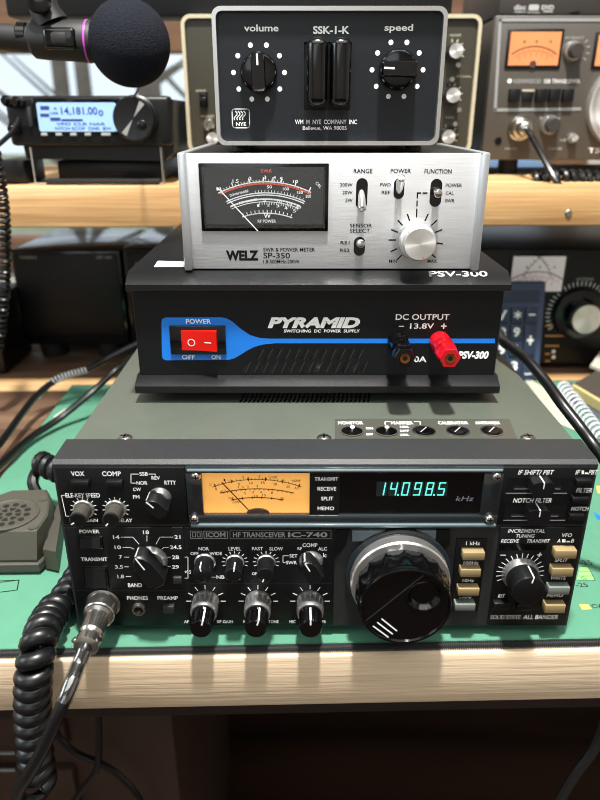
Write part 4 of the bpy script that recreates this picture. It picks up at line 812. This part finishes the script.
# mobile transceiver on wire stand
YM = 0.362
FT = thing('mobile_transceiver', 'small black radio with pale blue lit screen and round knob on the shelf at left', 'radio', (-0.2, YM+0.06, ZS))
mbx = box_on(YM, (7, 95.5, 174, 146)); s = MB()
s.box(mbx[0], mbx[1]-0.003, YM, YM+0.02, mbx[2], mbx[3], 'black', 0.004, 3); s.prism([(mbx[0]+0.008, mbx[2]-0.012), (mbx[0]+0.004, mbx[3]-0.003), (mbx[1]-0.002, mbx[3]-0.003), (mbx[1]-0.004, mbx[2]-0.006), (mbx[1]-0.014, mbx[2]-0.014)], YM+0.012, YM+0.165, 'black_satin'); s.build('body', FT)
sb = box_on(YM, (38.5, 102.5, 117.5, 131.5)); s = MB(); s.box(sb[0]-0.004, sb[1]+0.004, YM-0.0015, YM+0.002, sb[2]-0.003, sb[3]+0.004, 'black_gloss', 0.0015); s.poly(FY(YM-0.0015), [(v[0], v[1]) for v in rrect(*sb, 0.002)], 'lcd', 0.0003); fl = FY(YM-0.0019)
for t, a in (('14,181.00', (61.7, 107, 98, 116)), ('0', (99, 110, 104, 116)), ('USB', (50.5, 112, 59, 114.5)), ('A', (54, 107, 58, 110)), ('VFO CLR NAR', (57, 122.5, 106, 125.5)), ('NTCH SCOP  DNR  BW', (56, 127, 112, 130))): s.text(fl, t, box_on(YM, a), 'lcd_ink', 0.02)
for a in ((41, 106, 50, 110), (41, 113.5, 50, 117), (51, 117.5, 61, 121), (62, 119, 83.5, 121.3)): x0, x1, z0, z1 = box_on(YM, a); s.poly(fl, [(x0, z0), (x1, z0), (x1, z1), (x0, z1)], 'lcd_ink', 0.0001)
s.build('screen', FT, label='pale blue lit screen')
for k in range(5): x0, x1, z0, z1 = box_on(YM, (42+k*14.5+(2 if k == 4 else 0), 132.8, 48+k*14.5+(5 if k == 4 else 0), 134.6)); MB().box(x0, x1, YM-0.003, YM+0.001, z0-0.001, z1, 'print_grey', 0.0004).build('button', FT)
p = PY(137, 118.5, YM); r = 20.5*mpx(137, 118, YM-0.014); k = MB(); k.lathe(p, [(r*1.08, 0), (r*1.08, 0.004), (r, 0.005), (r, 0.015), (r*0.95, 0.016), (r*0.9, 0.0158)], 'black_satin', 60)
fkk = FY(p.y-0.0160)
for a0 in (55, 235): k.poly(fkk, [(p.x+r*0.05*math.cos(math.radians(a0)), p.z+r*0.05*math.sin(math.radians(a0)))]+[(p.x+r*0.88*math.cos(math.radians(a0-9+k_*6)), p.z+r*0.88*math.sin(math.radians(a0-9+k_*6))) for k_ in range(4)], 'silver', 0.0002)  # silver wedges paint the diagonal sheen across the knob face
k.sphere((p.x+r*0.4, p.y-0.0155, p.z-r*0.3), r*0.24, 'black_gloss', 20, sy=0.35); k.build('tuning_knob', FT)
for c, r_ in (((9, 101), 5.5), ((20, 102), 5.5), ((16, 129), 6)):
    p = PY(*c, YM); r = r_*mpx(*c, YM); MB().lathe(p, [(r, -0.001), (r, 0.006), (r*0.6, 0.0065), (r*0.6, 0.012), (r*0.5, 0.0125)], 'black_gloss', 24).build('knob', FT)
s = MB(); x0, x1, z0, z1 = box_on(YM, (29, 107, 33, 127)); s.box(x0, x1, YM-0.004, YM, z0, z1, 'bezel', 0.001); s.build('side_button', FT)
std = thing('wire_stand', 'bent wire stand with black bar under the small screen radio', 'stand', (-0.2, YM+0.01, ZS))
for u in (35.5, 163.5): a = PY(u, 186, YM-0.004); MB().tube([(a.x, YM-0.002, ZS+0.0012), (a.x, YM-0.0025, mbx[2]-0.001)], 0.0011, 'chrome', 8).build('upright_wire', std)
a, c = PY(46, 184, YM-0.004).x, PY(160, 184, YM-0.004).x; MB().box(a, c, YM-0.005, YM+0.006, ZS+0.001, ZS+0.0055, 'rubber', 0.001).build('base_bar', std)
MB().tube(spline([(PY(35.5, 186, YM).x, YM-0.002, ZS+0.0014), ((a+c)/2, YM-0.0025, ZS+0.0012), (PY(163.5, 186, YM).x, YM-0.002, ZS+0.0014)], 8), 0.0011, 'chrome', 8).build('base_wire', std)
MB().box(mbx[0]+0.03, mbx[1]-0.02, YM+0.03, YM+0.14, ZS+0.0006, mbx[2]-0.0145, 'black', 0.003).build('cradle', std)
tag(MB().box(PY(1, 180, 0.37).x, PY(28, 180, 0.37).x, 0.366, 0.42, ZS+0.0006, PY(10, 160, 0.366).z, 'black', 0.002).build('connector_box'), 'low black box on the shelf left of the wire stand', 'box')
wire('cable', [PY(-8, 150, 0.345), PY(4, 140, 0.345), PY(14, 130, 0.346), PY(20, 118, 0.348)], 0.0022, 'cable_black', 'thin black cable rising to the left knobs of the small screen radio')

# boom microphone
YB_ = 0.245
BM = thing('boom_microphone', 'black boom microphone with large round foam ball hanging in front of the window', 'microphone', PY(129.5, 43, YB_))
p = PY(129.5, 43.5, YB_); r = 40.2*mpx(129, 43, YB_)
s = MB(); s.sphere(p, r, 'foam', 64); s.build('foam_ball', BM)
a = PY(31, 39, YB_); c = PY(96, 42, YB_); d = (c-a); rb_ = 18.5*mpx(60, 40, YB_)
s = MB(); s.lathe(a, [(rb_*0.75, 0), (rb_*0.95, 0.003), (rb_, d.length*0.25), (rb_*1.0, d.length*0.6), (rb_*1.05, d.length*0.92), (rb_*0.95, d.length)], 'rubber', 40, d); s.build('body', BM)
m_ = a+d*0.88; s = MB(); s.lathe(m_, [(rb_*1.055, 0), (rb_*1.065, 0.0006), (rb_*1.055, 0.0012)], 'magenta', 40, d); s.build('colour_band', BM, label='thin magenta band')
x0, x1, z0, z1 = box_on(YB_-rb_, (43, 27, 76, 50)); s = MB(); s.box(x0, x1, YB_-rb_-0.002, YB_-rb_+0.006, z0, z1, 'black_gloss', 0.003, 3); s.box(x0+0.006, x1-0.006, YB_-rb_-0.0032, YB_-rb_, z0+0.003, z1-0.003, 'rubber', 0.002); s.build('switch_recess', BM)
a2 = PY(-40, 34, YB_); s = MB(); s.cyl(a2, a+d*0.08, 11.5*mpx(10, 40, YB_), 'rubber', 13*mpx(10, 40, YB_)); s.lathe(PY(24, 36, YB_), [(0.0085, -0.004), (0.0095, -0.003), (0.0095, 0.003), (0.0085, 0.004)], 'black_gloss', 24, d); s.build('boom_arm', BM)
s = MB(); s.tube([PY(40, -14, YB_), PY(44, 8, YB_), PY(52, 24, YB_)], lambda f: 0.0085+0.004*f, 'rubber', 16); s.lathe(PY(40, 2, YB_-0.012), [(0.008, 0), (0.008, 0.006), (0.005, 0.007)], 'black_gloss', 20); s.build('mount_bracket', BM)
wire('cable', [PY(138, 80, YB_+0.015), PY(138.5, 87, 0.30), PY(134, 96, 0.352), PY(128, 97, 0.37)], 0.0009, 'cable_black', 'thin wire dropping from the foam ball to the small screen radio')
# coiled cord hanging at the left
cc = tag(MB().tube(helix([PY(-6, 150, 0.30), PY(0, 185, 0.305), PY(4, 215, 0.31), PY(5, 250, 0.31), PY(4, 290, 0.31), PY(1, 325, 0.31), PY(-4, 350, 0.31)], 0.0042, 0.0052, 10), 0.0019, 'cable_black', 6).build('coiled_cord'), 'black coiled cord hanging down in front of the shelf at far left', 'cord')

# olive transceiver behind the stack
YO = 0.415
OL = thing('vintage_transceiver', 'olive-grey radio with cream rim and silver knobs behind the keyer box', 'radio', (0.02, YO+0.12, ZS))
ob = box_on(YO, (181, 14, 481, 152)); 
x0, z1 = PY(180, 14, YO).x, PY(180, 14, YO).z; x1 = PY(483, 18, YO).x; z0 = PY(300, 154, YO).z
s = MB(); s.box(x0+0.004, x1-0.004, YO+0.006, YO+0.26, z0+0.004, z1-0.003, 'olive_face', 0.003); s.build('case', OL)
rim = MB(); o_ = rrect(x0, x1, z0, z1, 0.009); i_ = rrect(x0+0.0033, x1-0.0033, z0+0.0033, z1-0.0033, 0.006); n = len(o_)
V = [(u, YO, v) for u, v in o_]+[(u, YO, v) for u, v in i_]+[(u, YO+0.03, v) for u, v in o_]+[(u, YO+0.03, v) for u, v in i_]; F = []
for j in range(n): k_ = (j+1) % n; F += [[j, k_, n+k_, n+j], [j, 2*n+j, 2*n+k_, k_], [n+j, n+k_, 3*n+k_, 3*n+j], [2*n+j, 3*n+j, 3*n+k_, 2*n+k_]]
rim.add(V, F, 'cream'); rim.build('rim', OL)
s = MB(); fo = FY(YO+0.004); s.box(x0+0.004, x1-0.004, YO+0.004, YO+0.008, z0+0.004, z1-0.004, 'olive_face')
for t, a in (('POWER', (196, 89.5, 206, 92)), ('PHONES', (201, 115, 214, 117.5)), ('NOISE', (450, 34, 461, 36.5)), ('RF GAIN', (457, 75.5, 471, 77.5)), ('TONE', (445, 116.5, 454, 118.5))): s.text(fo, t, box_on(YO+0.004, a), 'cream', 0.01)
for c in ((453, 52), (450.5, 95.6), (446.5, 136.6)):
    p = PY(*c, YO+0.004); m_ = mpx(*c, YO); s.ticks(fo, p.x, p.z, 9*m_, 11.5*m_, (-20, 10, 40, 70, 100), 0.0012, 'cream')
s.build('front_panel', OL)
for c, r_ in (((453.4, 52), 7.2), ((450.6, 95.6), 7.2), ((446, 136.6), 6.8), ((214, 138), 6)):
    p = PY(*c, YO); r = r_*mpx(*c, YO-0.012); k = MB(); k.lathe(p+Vector((0, 0.004, 0)), [(r*1.15, 0), (r*1.15, 0.004), (r, 0.005), (r, 0.017)], 'black_satin', 36); k.lathe(p, [(r*0.98, 0.0125), (r*0.95, 0.0136)], 'spun', 36); k.build('knob', OL)
for c in ((455, 68), (449, 82), (456, 112), (452, 126)):
    p = PY(*c, YO); MB().cyl(p+Vector((0, 0.004, 0)), p+Vector((0.001, -0.010, 0.002)), 0.0022, 'chrome').build('toggle_lever', OL)
x0_, x1_, z0_, z1_ = box_on(YO, (199.5, 91.5, 207.5, 107)); s = MB(); s.box(x0_, x1_, YO-0.001, YO+0.005, z0_, z1_, 'black_gloss', 0.001); s.box(x0_+0.001, x1_-0.001, YO-0.005, YO, z0_+0.004, z0_+0.009, 'black_satin', 0.001); s.build('slide_switch', OL)
p = PY(209, 124.5, YO); MB().lathe(p, [(0.0058, -0.004), (0.0058, 0.002), (0.004, 0.004), (0.0028, 0.004), (0.0025, -0.001)], 'nickel', 24).build('headphone_jack', OL)
for x in (x0+0.03, x1-0.03):
    for y in (YO+0.03, YO+0.21): MB().cyl((x, y, ZS+0.0003), (x, y, z0+0.005), 0.009, 'rubber').build('foot', OL)
tag(MB().box(-0.30, 0.135, 0.44, 0.475, z1+0.0006, z1+0.085, 'black', 0.003).build('equipment_case'), 'black equipment case lying across the top of the cream-rimmed radio', 'case')

# grey transceiver at right
YQ = 0.47
KW = thing('desktop_transceiver', 'grey desktop radio with orange meter and silver-ringed dial at upper right of shelf', 'radio', (0.34, YQ+0.14, ZS))
kz1_ = PY(500, 15, YQ).z; kz0_ = PY(500, 160, YQ).z; kx0_ = PY(489, 90, YQ).x; kx1_ = kx0_+0.333
kx0_ = kx0_-0.001
s = MB(); s.box(kx0_+0.003, kx1_-0.003, YQ+0.008, YQ+0.30, kz0_+0.003, kz1_-0.001, 'kenwood_dark', 0.002); s.build('case', KW)
s = MB(); s.box(kx0_, kx1_, YQ, YQ+0.01, kz0_, kz1_, 'kenwood_grey', 0.002); fq = FY(YQ)
tl_ = [(PY(a, c, YQ).x, PY(a, c, YQ).z) for a, c in ((580, 109), (495, 110), (500, 20), (640, 20))]; s.line(fq, tl_, 0.0030, 'trim_silver', 0.0008)
def qt(t, a, m='print_grey'): s.text(fq, t, box_on(YQ, a), m, 0.005, 0, 0.0003)
qt('KENWOOD', (514, 79, 541, 83.4)); qt('SSB TRANSCEIVER', (544, 79.2, 580, 83.2), 'white'); s.disc(fq, PY(509.5, 81, YQ).x, PY(509.5, 81, YQ).z, 0.0022, 'white', 0.0003)
qt('AF SELECT', (565, 36.5, 584, 38.8)); qt('MIC', (516, 116, 522, 118.4)); qt('PHONES', (505, 147.5, 517, 149.8)); qt('RF GAIN', (540, 117, 560, 119.3)); qt('NB', (560, 139, 566, 141.3)); qt('CALIB', (548, 147.5, 562, 149.8)); qt('TS', (588, 148, 600, 153), 'white')
for k in range(4): a = math.radians(40-k*24); p = PY(574.5, 51, YQ); m_ = mpx(574, 51, YQ); s.line(fq, [(p.x+12*m_*math.cos(a), p.z+12*m_*math.sin(a)), (p.x+15*m_*math.cos(a), p.z+15*m_*math.sin(a))], 0.0008, 'print_grey', 0.0003)
s.build('front_panel', KW)
def small_meter(a, parent, nm='meter', m='meter_warm', Y=YQ):
    x0, x1, z0, z1 = box_on(Y, a); s = MB(); s.box(x0-0.003, x1+0.003, Y-0.002, Y+0.001, z0-0.003, z1+0.003, 'black_satin', 0.001); s.poly(FY(Y-0.002), [(x0, z0), (x1, z0), (x1, z1), (x0, z1)], m, 0.0003)
    w_ = x1-x0; h = z1-z0; cx = (x0+x1)/2; f_ = FY(Y-0.0024); cz = z0-h*0.75; R = h*1.32
    s.arc(f_, cx, cz, R, 55, 125, 0.0010, 'brown_dark'); s.arc(f_, cx, cz, R*0.9, 58, 122, 0.0005, 'red_print'); s.ticks(f_, cx, cz, R*0.93, R*0.98, range(60, 124, 8), 0.0005, 'red_print'); s.ticks(f_, cx, cz, R*0.78, R*0.86, range(66, 118, 10), 0.0005, 'brown_dark')
    for t, u in (('5', 0.28), ('9', 0.52), ('40', 0.8)): s.text(f_, t, (x0+w_*u-0.0015, x0+w_*u+0.0015, z0+h*0.66+0.0002, z0+h*0.66+0.0028), 'brown_dark', 0.01)
    s.disc(f_, cx, z0+0.001, 0.0035, 'brown_dark', 0.0002); return s.build(nm, parent)
small_meter((509, 32, 559, 65.5), KW); small_meter((596, 35, 650, 66), KW)
def skirt_knob(c, rpx, Y, parent, L=0.016, top='kenwood_dark', skirt='silver'):
    p = PY(*c, Y); r = rpx*mpx(*c, Y); k = MB(); k.lathe(p, [(r, 0), (r, 0.003), (r*0.86, 0.006)], skirt, 36); k.lathe(p, [(r*0.72, 0.004), (r*0.7, L-0.001), (r*0.62, L)], top, 36, flute=(18, 0.03, 0.005, L-0.0012)); k.build('knob', parent)
skirt_knob((572, 51.5), 9.5, YQ, KW); skirt_knob((549, 125), 9.5, YQ, KW); skirt_knob((571, 138), 5, YQ, KW, 0.012, 'spun', 'silver')
for k, u in enumerate((508, 521.5, 534.5, 547.5, 561)):
    x0, x1, z0, z1 = box_on(YQ, (u, 89 if k != 1 else 93, u+10.5, 102)); s = MB(); d_ = 0.008 if k != 1 else 0.004; s.box(x0, x1, YQ-d_, YQ+0.001, z0, z1, 'black_satin', 0.0008)
    if k == 1: s.box(x0-0.001, x1+0.001, YQ-0.003, YQ, z1+0.001, z1+0.0032, 'cream', 0.0005)
    s.build('push_button', KW)
p = PY(626, 105, YQ); r = 40*mpx(600, 105, YQ); k = MB(); k.lathe(p, [(r, 0), (r, 0.006), (r*0.97, 0.009), (r*0.74, 0.011)], 'spun', 90); k.ticks(FY(p.y-0.0103), p.x, p.z, r*0.84, r*0.95, range(0, 360, 4), 0.0006, 'black_print', 0.0003); k.lathe(p, [(r*0.72, 0.009), (r*0.68, 0.034), (r*0.6, 0.036)], 'black_satin', 60, flute=(30, 0.02, 0.0095, 0.0335)); k.build('main_dial', KW)
p = PY(519, 128.5, YQ); s = MB(); s.lathe(p, [(0.0125, 0), (0.0125, 0.004), (0.0105, 0.006), (0.0105, 0.014), (0.008, 0.016), (0.007, 0.024), (0.004, 0.026)], 'nickel', 36); pc_ = s.build('microphone_socket', KW)
p = PY(498, 141, YQ); s = MB(); s.lathe(p, [(0.0038, 0), (0.0038, 0.0012), (0.0026, 0.0012), (0.0024, 0.0004)], 'black_gloss', 20); s.build('headphone_jack', KW)
for x in (kx0_+0.04, kx1_-0.04):
    for y in (YQ+0.035, YQ+0.17): MB().cyl((x, y, ZS+0.0003), (x, y, kz0_+0.004), 0.011, 'rubber').build('foot', KW)
pS = PY(519, 128.5, YQ-0.026)
wire('microphone_cord', [Vector((PY(519, 128.5, YQ).x, YQ-0.024, PY(519, 128.5, YQ).z)), PY(530, 134, YQ-0.045), PY(540, 152, YQ-0.07), PY(551, 172, YQ-0.09), PY(560, 186, YQ-0.098), PY(568, 189, YQ-0.092)], 0.0031, 'cable_black', 'black cord curving from the grey radio microphone socket down to the shelf')
tag(MB().tube(helix([PY(534, 181, 0.405), PY(556, 179, 0.400), PY(580, 180, 0.402), PY(604, 181, 0.402), PY(640, 182, 0.41)], 0.0072, 0.0085, 14), 0.0034, 'cable_black', 8).build('coiled_cord'), 'thick black coiled cord lying along the shelf below the grey radio', 'cord')
dv = thing('disc_drive', 'dark optical disc drive with white logos lying on the grey radio', 'disc drive', (0.34, YQ+0.1, kz1_))
s = MB(); s.box(kx0_+0.004, kx0_+0.15, YQ+0.004, YQ+0.18, kz1_+0.0008, kz1_+0.042, 'kenwood_dark', 0.0015); fv = FY(YQ+0.004); Yv = YQ+0.004
def vt(t, a, b=0.03): s.text(fv, t, box_on(Yv, a), 'print_grey', b, 0, 0.0003)
vt('disc', (514, 4.5, 526, 10)); vt('COMPACT', (514.5, 11, 525.5, 13)); x0, x1, z0, z1 = box_on(Yv, (528.5, 4.5, 539, 10.5)); s.poly(fv, rrect(x0, x1, z0, z1, 0.002), 'print_grey', 0.0003); vt('ReWritable', (527.5, 11.4, 539.5, 13.4), 0.01); vt('DVD', (541.5, 5, 554, 10), 0.05); x0, x1, z0, z1 = box_on(Yv, (543, 10.6, 553, 12.4)); s.poly(fv, rrect(x0, x1, z0, z1, 0.001), 'print_grey', 0.0003)
s.build('body', dv)
x0, x1, z0, z1 = box_on(Yv, (570, 10.5, 579.5, 14)); MB().box(x0, x1, Yv-0.0012, Yv+0.001, z0, z1, 'black_satin', 0.0005).build('eject_button', dv)
tag(MB().box(0.06, 0.30, 0.60, 0.68, ZS+0.0005, ZS+0.006, 'lcd').build('glowing_paper_sheet'), 'pale glowing sheet on the shelf underneath the grey radio', 'paper')  # sheet glows by itself, using the lit screen material

# ------------------------------------------------------------------ things under the shelf
YX = 0.50; DT = -0.003
def speaker_box(a, label, texts, nm, cat, depth=0.16, feet=True, Y=YX):
    x0, x1, z0, z1 = box_on(Y, a); t = thing(nm, label, cat, ((x0+x1)/2, Y+depth/2, DT)); s = MB()
    s.box(x0, x1, Y, Y+depth, z0, z1, 'case_black', 0.003, 2)
    s.build('case', t); g = MB(); g.box(x0+0.004, x1-0.004, Y-0.002, Y+0.001, z0+0.014, z1-0.004, 'panel', 0.001)
    for tt, b_ in texts: g.text(FY(Y-0.002), tt, box_on(Y, b_), 'print_grey', 0.02, 0, 0.0003)
    g.build('grille', t)
    if feet:
        for x in (x0+0.03, x1-0.03):
            for y in (Y+0.02, Y+depth-0.02): MB().cyl((x, y, DT-0.0002), (x, y, z0+0.003), 0.016, 'rubber', 0.019).build('foot', t)
    return t
speaker_box((17, 250, 125, 345), 'black speaker box with lettering under the shelf at left', (('YAESU', (20, 255.5, 37, 258.5)), ('SP-20', (97, 255.5, 112, 258.5))), 'station_speaker', 'speaker')
speaker_box((127, 248, 260, 345), 'black box half hidden behind the power supply, right of the lettered speaker', (('YAESU', (135, 262, 150, 265)),), 'equipment_box', 'box')
tag(MB().box(PY(-70, 330, 0.45).x, PY(2, 330, 0.45).x, 0.44, 0.53, DT+0.0003, PY(0, 300, 0.44).z, 'black', 0.004).build('adapter_block'), 'low black block on the desk at the far left under the shelf', 'block')
YT = 0.455
TU = thing('antenna_tuner', 'black antenna tuner with pale meter and silver-capped knob under the shelf at right', 'tuner', (0.34, YT+0.1, DT))
x0 = PY(473, 300, YT).x; z1 = PY(480, 249, YT).z
s = MB(); s.box(x0, x0+0.30, YT, YT+0.20, DT+0.008, z1, 'panel_dusty', 0.003); fT = FY(YT)
for t, a in (('ANTENNA', (576, 277.5, 594, 280.5)), ('FORWARD', (482, 276, 497, 278.5))): s.text(fT, t, box_on(YT, a), 'print_grey', 0.015, 0, 0.0003)
for k, (v_, w_) in enumerate(((325, 8), (335, 22), (345, 14), (353, 5), (360, 5))): x_0, x_1, z_0, z_1 = box_on(YT, (545, v_, 545+w_, v_+1.6)); s.poly(fT, [(x_0, z_0), (x_1, z_0), (x_1, z_1), (x_0, z_1)], 'tan_print', 0.0003)
for v_ in (351.5, 357): p = PY(553.5, v_, YT); s.disc(fT, p.x, p.z, 0.0022, 'white', 0.0003)
p = PY(578, 313, YT); m_ = mpx(578, 313, YT); s.ticks(fT, p.x, p.z, 28*m_, 32*m_, range(20, 215, 8), 0.0010, 'white', 0.0003)
s.build('case', TU)
for x in (x0+0.03, x0+0.27):
    for y in (YT+0.03, YT+0.17): MB().cyl((x, y, DT-0.0002), (x, y, DT+0.010), 0.010, 'rubber').build('foot', TU)
sm = small_meter((511, 256, 563, 291), TU, 'meter', 'meter_white', YT)
x_0, x_1, z_0, z_1 = box_on(YT, (511, 256, 563, 291)); sc_ = MB(); w_ = x_1-x_0; f_ = FY(YT-0.0026)
for cx_, a0, a1 in ((x_0+w_*0.02, 18, 62), (x_1-w_*0.02, 118, 162)):
    sc_.arc(f_, cx_, z_0+0.002, w_*0.78, a0, a1, 0.0007, 'black_print'); sc_.ticks(f_, cx_, z_0+0.002, w_*0.78, w_*0.83, range(a0, a1+1, 6), 0.0005, 'black_print')
for k_ in range(5): sc_.line(f_, [(x_0+w_*(0.36+0.07*k_), z_0+0.004), (x_0+w_*(0.28+0.11*k_), z_0+0.016)], 0.0004, 'red_print')
sc_.build('scale', sm)
r = 26*m_; k = MB(); k.lathe(p, [(r, 0), (r, 0.004), (r*0.94, 0.007), (r*0.66, 0.008), (r*0.62, 0.026), (r*0.57, 0.0265)], 'black_gloss', 56); k.lathe(p, [(r*0.56, 0.0262), (r*0.54, 0.0275)], 'spun', 48); k.build('knob', TU)
# blue keypad
kb = thing('keypad', 'blue-grey numeric keypad standing upright against the antenna tuner', 'keypad', (PY(520, 372, 0.415).x, 0.415, 0.0005), rot=(math.radians(80), 0, math.radians(2)))
x0, x1 = PY(487, 330, 0.43).x-kb.location.x, PY(542, 330, 0.43).x-kb.location.x; H = 0.1125
s = MB(); s.box(x0, x1, 0, H, -0.012, 0, 'key_blue', 0.003, 3); s.box(x0+0.006, x1-0.006, H-0.024, H-0.010, -0.001, 0.0006, 'key_dark', 0.0004); s.build('body', kb, local=True)
fkb = FZ(0.0); rows = (('7', '*', '-'), ('8', '9', '+'), ('5', '6', ''), ('2', '3', '='))
kw = (x1-x0-0.014)/3
for r_, row in enumerate((('/', '*', '-'), ('8', '9', '+'), ('5', '6', None), ('2', '3', '='))):
    for c_, ch in enumerate(row):
        if ch is None: continue
        u = x0+0.007+c_*kw; v1 = H-0.0285-r_*0.0195; h = 0.0170 if ch not in ('+', '=') else 0.0360
        s = MB(); s.box(u+0.0010, u+kw-0.0010, v1-h, v1, -0.001, 0.0035, 'key_dark', 0.0012); cx, cy = u+kw/2, v1-h/2
        if ch == '*':
            for a_ in (90, 30, 150): s.line(FZ(0.0035), [(cx-0.0042*math.cos(math.radians(a_)), cy-0.0042*math.sin(math.radians(a_))), (cx+0.0042*math.cos(math.radians(a_)), cy+0.0042*math.sin(math.radians(a_)))], 0.0013, 'white', 0.0002)
        else: s.text(FZ(0.0035), ch, (cx-0.0038, cx+0.0038, cy-(0.0053 if ch not in '-=' else 0.0009), cy+(0.0053 if ch not in '-=' else 0.0009)), 'white', 0.03, 0, 0.0002)
        s.build('key', kb, local=True)
# notebooks, paper and cables on the right
zb = 0.0
nbk = thing('spiral_notebook', 'spiral notebook with white wire binding on the mat right of the radio', 'notebook', PZ(600, 410, 0.006))
q4 = [PZ(a, c, 0.007) for a, c in ((566, 383), (606, 428), (680, 420), (625, 383))]
s = MB(); s.prism([(v.x, v.y) for v in q4], 0.0004, 0.0065, 'cover_grey', 'z'); s.build('pages', nbk)
s = MB(); s.prism([(v.x, v.y) for v in q4], 0.0066, 0.0076, 'notebook_grey', 'z'); s.build('front_cover', nbk)
a, c = PZ(562, 386, 0.009), PZ(603, 440, 0.009); s = MB(); s.tube(helix([a, a.lerp(c, 0.5), c], 0.0066, 0.0095, 14), 0.0014, 'wire_white', 6); s.build('wire_binding', nbk)
bk = thing('book', 'dark covered book with pale page edges leaning behind the spiral notebook', 'book', PZ(590, 385, 0.012))
q4 = [PZ(a, c, 0.020) for a, c in ((572, 384), (620, 412), (670, 385), (600, 368))]
q5 = [(v.x, v.y) for v in q4]
s = MB(); s.prism(q5, 0.0085, 0.0185, 'paper_yellow', 'z'); s.build('pages', bk); 
s = MB(); s.prism(shrink(q5, 0.94, 0.002, 0.004), 0.0186, 0.0198, 'book_dark', 'z'); s.build('cover', bk)
tag(MB().prism([(v.x, v.y) for v in [PZ(a, c, 0.022) for a, c in ((590, 366), (640, 385), (660, 360), (600, 352))]], 0.0200, 0.0230, 'paper', 'z').build('note_pad'), 'small white note pad on top of the dark book at right edge', 'note pad')
tag(MB().prism([tuple(PZ(a, c, 0.001).xy) for a, c in ((514, 366), (527, 377), (552, 392), (566, 407), (577, 431), (560, 424), (540, 400))], 0.0002, 0.0009, 'paper', 'z').build('paper_slip'), 'white paper slip lying on the mat along the right side of the wide black radio', 'paper')
wire('power_cable', [Vector((0.085, 0.312, 0.150)), Vector((0.112, 0.322, 0.153)), PY(493, 325, 0.25), PY(501, 339, 0.17), PY(513, 349, 0.145), PY(528, 361, 0.125), PY(546, 382, 0.105), PY(562, 404, 0.085), PY(580, 427, 0.07), PY(597, 450, 0.055), PY(616, 480, 0.05), Vector((0.212, 0.045, 0.022)), Vector((0.240, 0.058, 0.0042)), Vector((0.300, 0.085, 0.0042)), Vector((0.385, 0.13, 0.0042))], 0.0036, 'cable_black', 'thick black cable looping from behind the power supply down the right side of the radio', None, 12)
# cables at the left behind the radio
wire('cable', [PY(140, 352, 0.33), PY(118, 368, 0.335), PZ(92, 392, 0.03), PZ(60, 418, 0.012), PZ(30, 438, 0.0075), PZ(8, 458, 0.0075), PZ(-10, 474, 0.0075)], 0.0033, 'cable_black', 'black cable leading straight left from behind the radio, lower of two', 'cables left of the radio')
wire('braided_cable', [PY(140, 342, 0.385), PY(112, 356, 0.375), PY(86, 370, 0.355), PY(60, 378, 0.34), PZ(38, 394, 0.025), PZ(23, 412, 0.020), PZ(7, 434, 0.018), PZ(-12, 458, 0.018)], 0.0034, 'cable_black', 'black cable arching left from behind the radio with a silver braided stretch', 'cables left of the radio')
br = MB(); br.tube(helix([PY(87, 370, 0.340), PY(72, 374, 0.337), PY(60, 378, 0.334), PY(48, 385, 0.331), PY(36, 398, 0.326)], 0.0034, 0.0034, 10), 0.0007, 'print_grey', 5); bo = br.build('braid', bpy.data.objects['braided_cable'])
tag(MB().box(0.0, 0.01, 0, 0.001, 0, 0.001, 'paper').build('tmp'), 'x', 'y'); bpy.data.objects.remove(bpy.data.objects['tmp'])
ct = MB(); a = PZ(62, 414, 0.0015); ct.box(-0.003, 0.003, -0.011, 0.011, 0, 0.003, 'paper', 0.0008, mx=Matrix.Translation((a.x, a.y, 0.0003)) @ Matrix.Rotation(-0.25, 4, 'Z')); tag(ct.build('cable_tag'), 'small white tag on the mat below the left cables', 'tag')
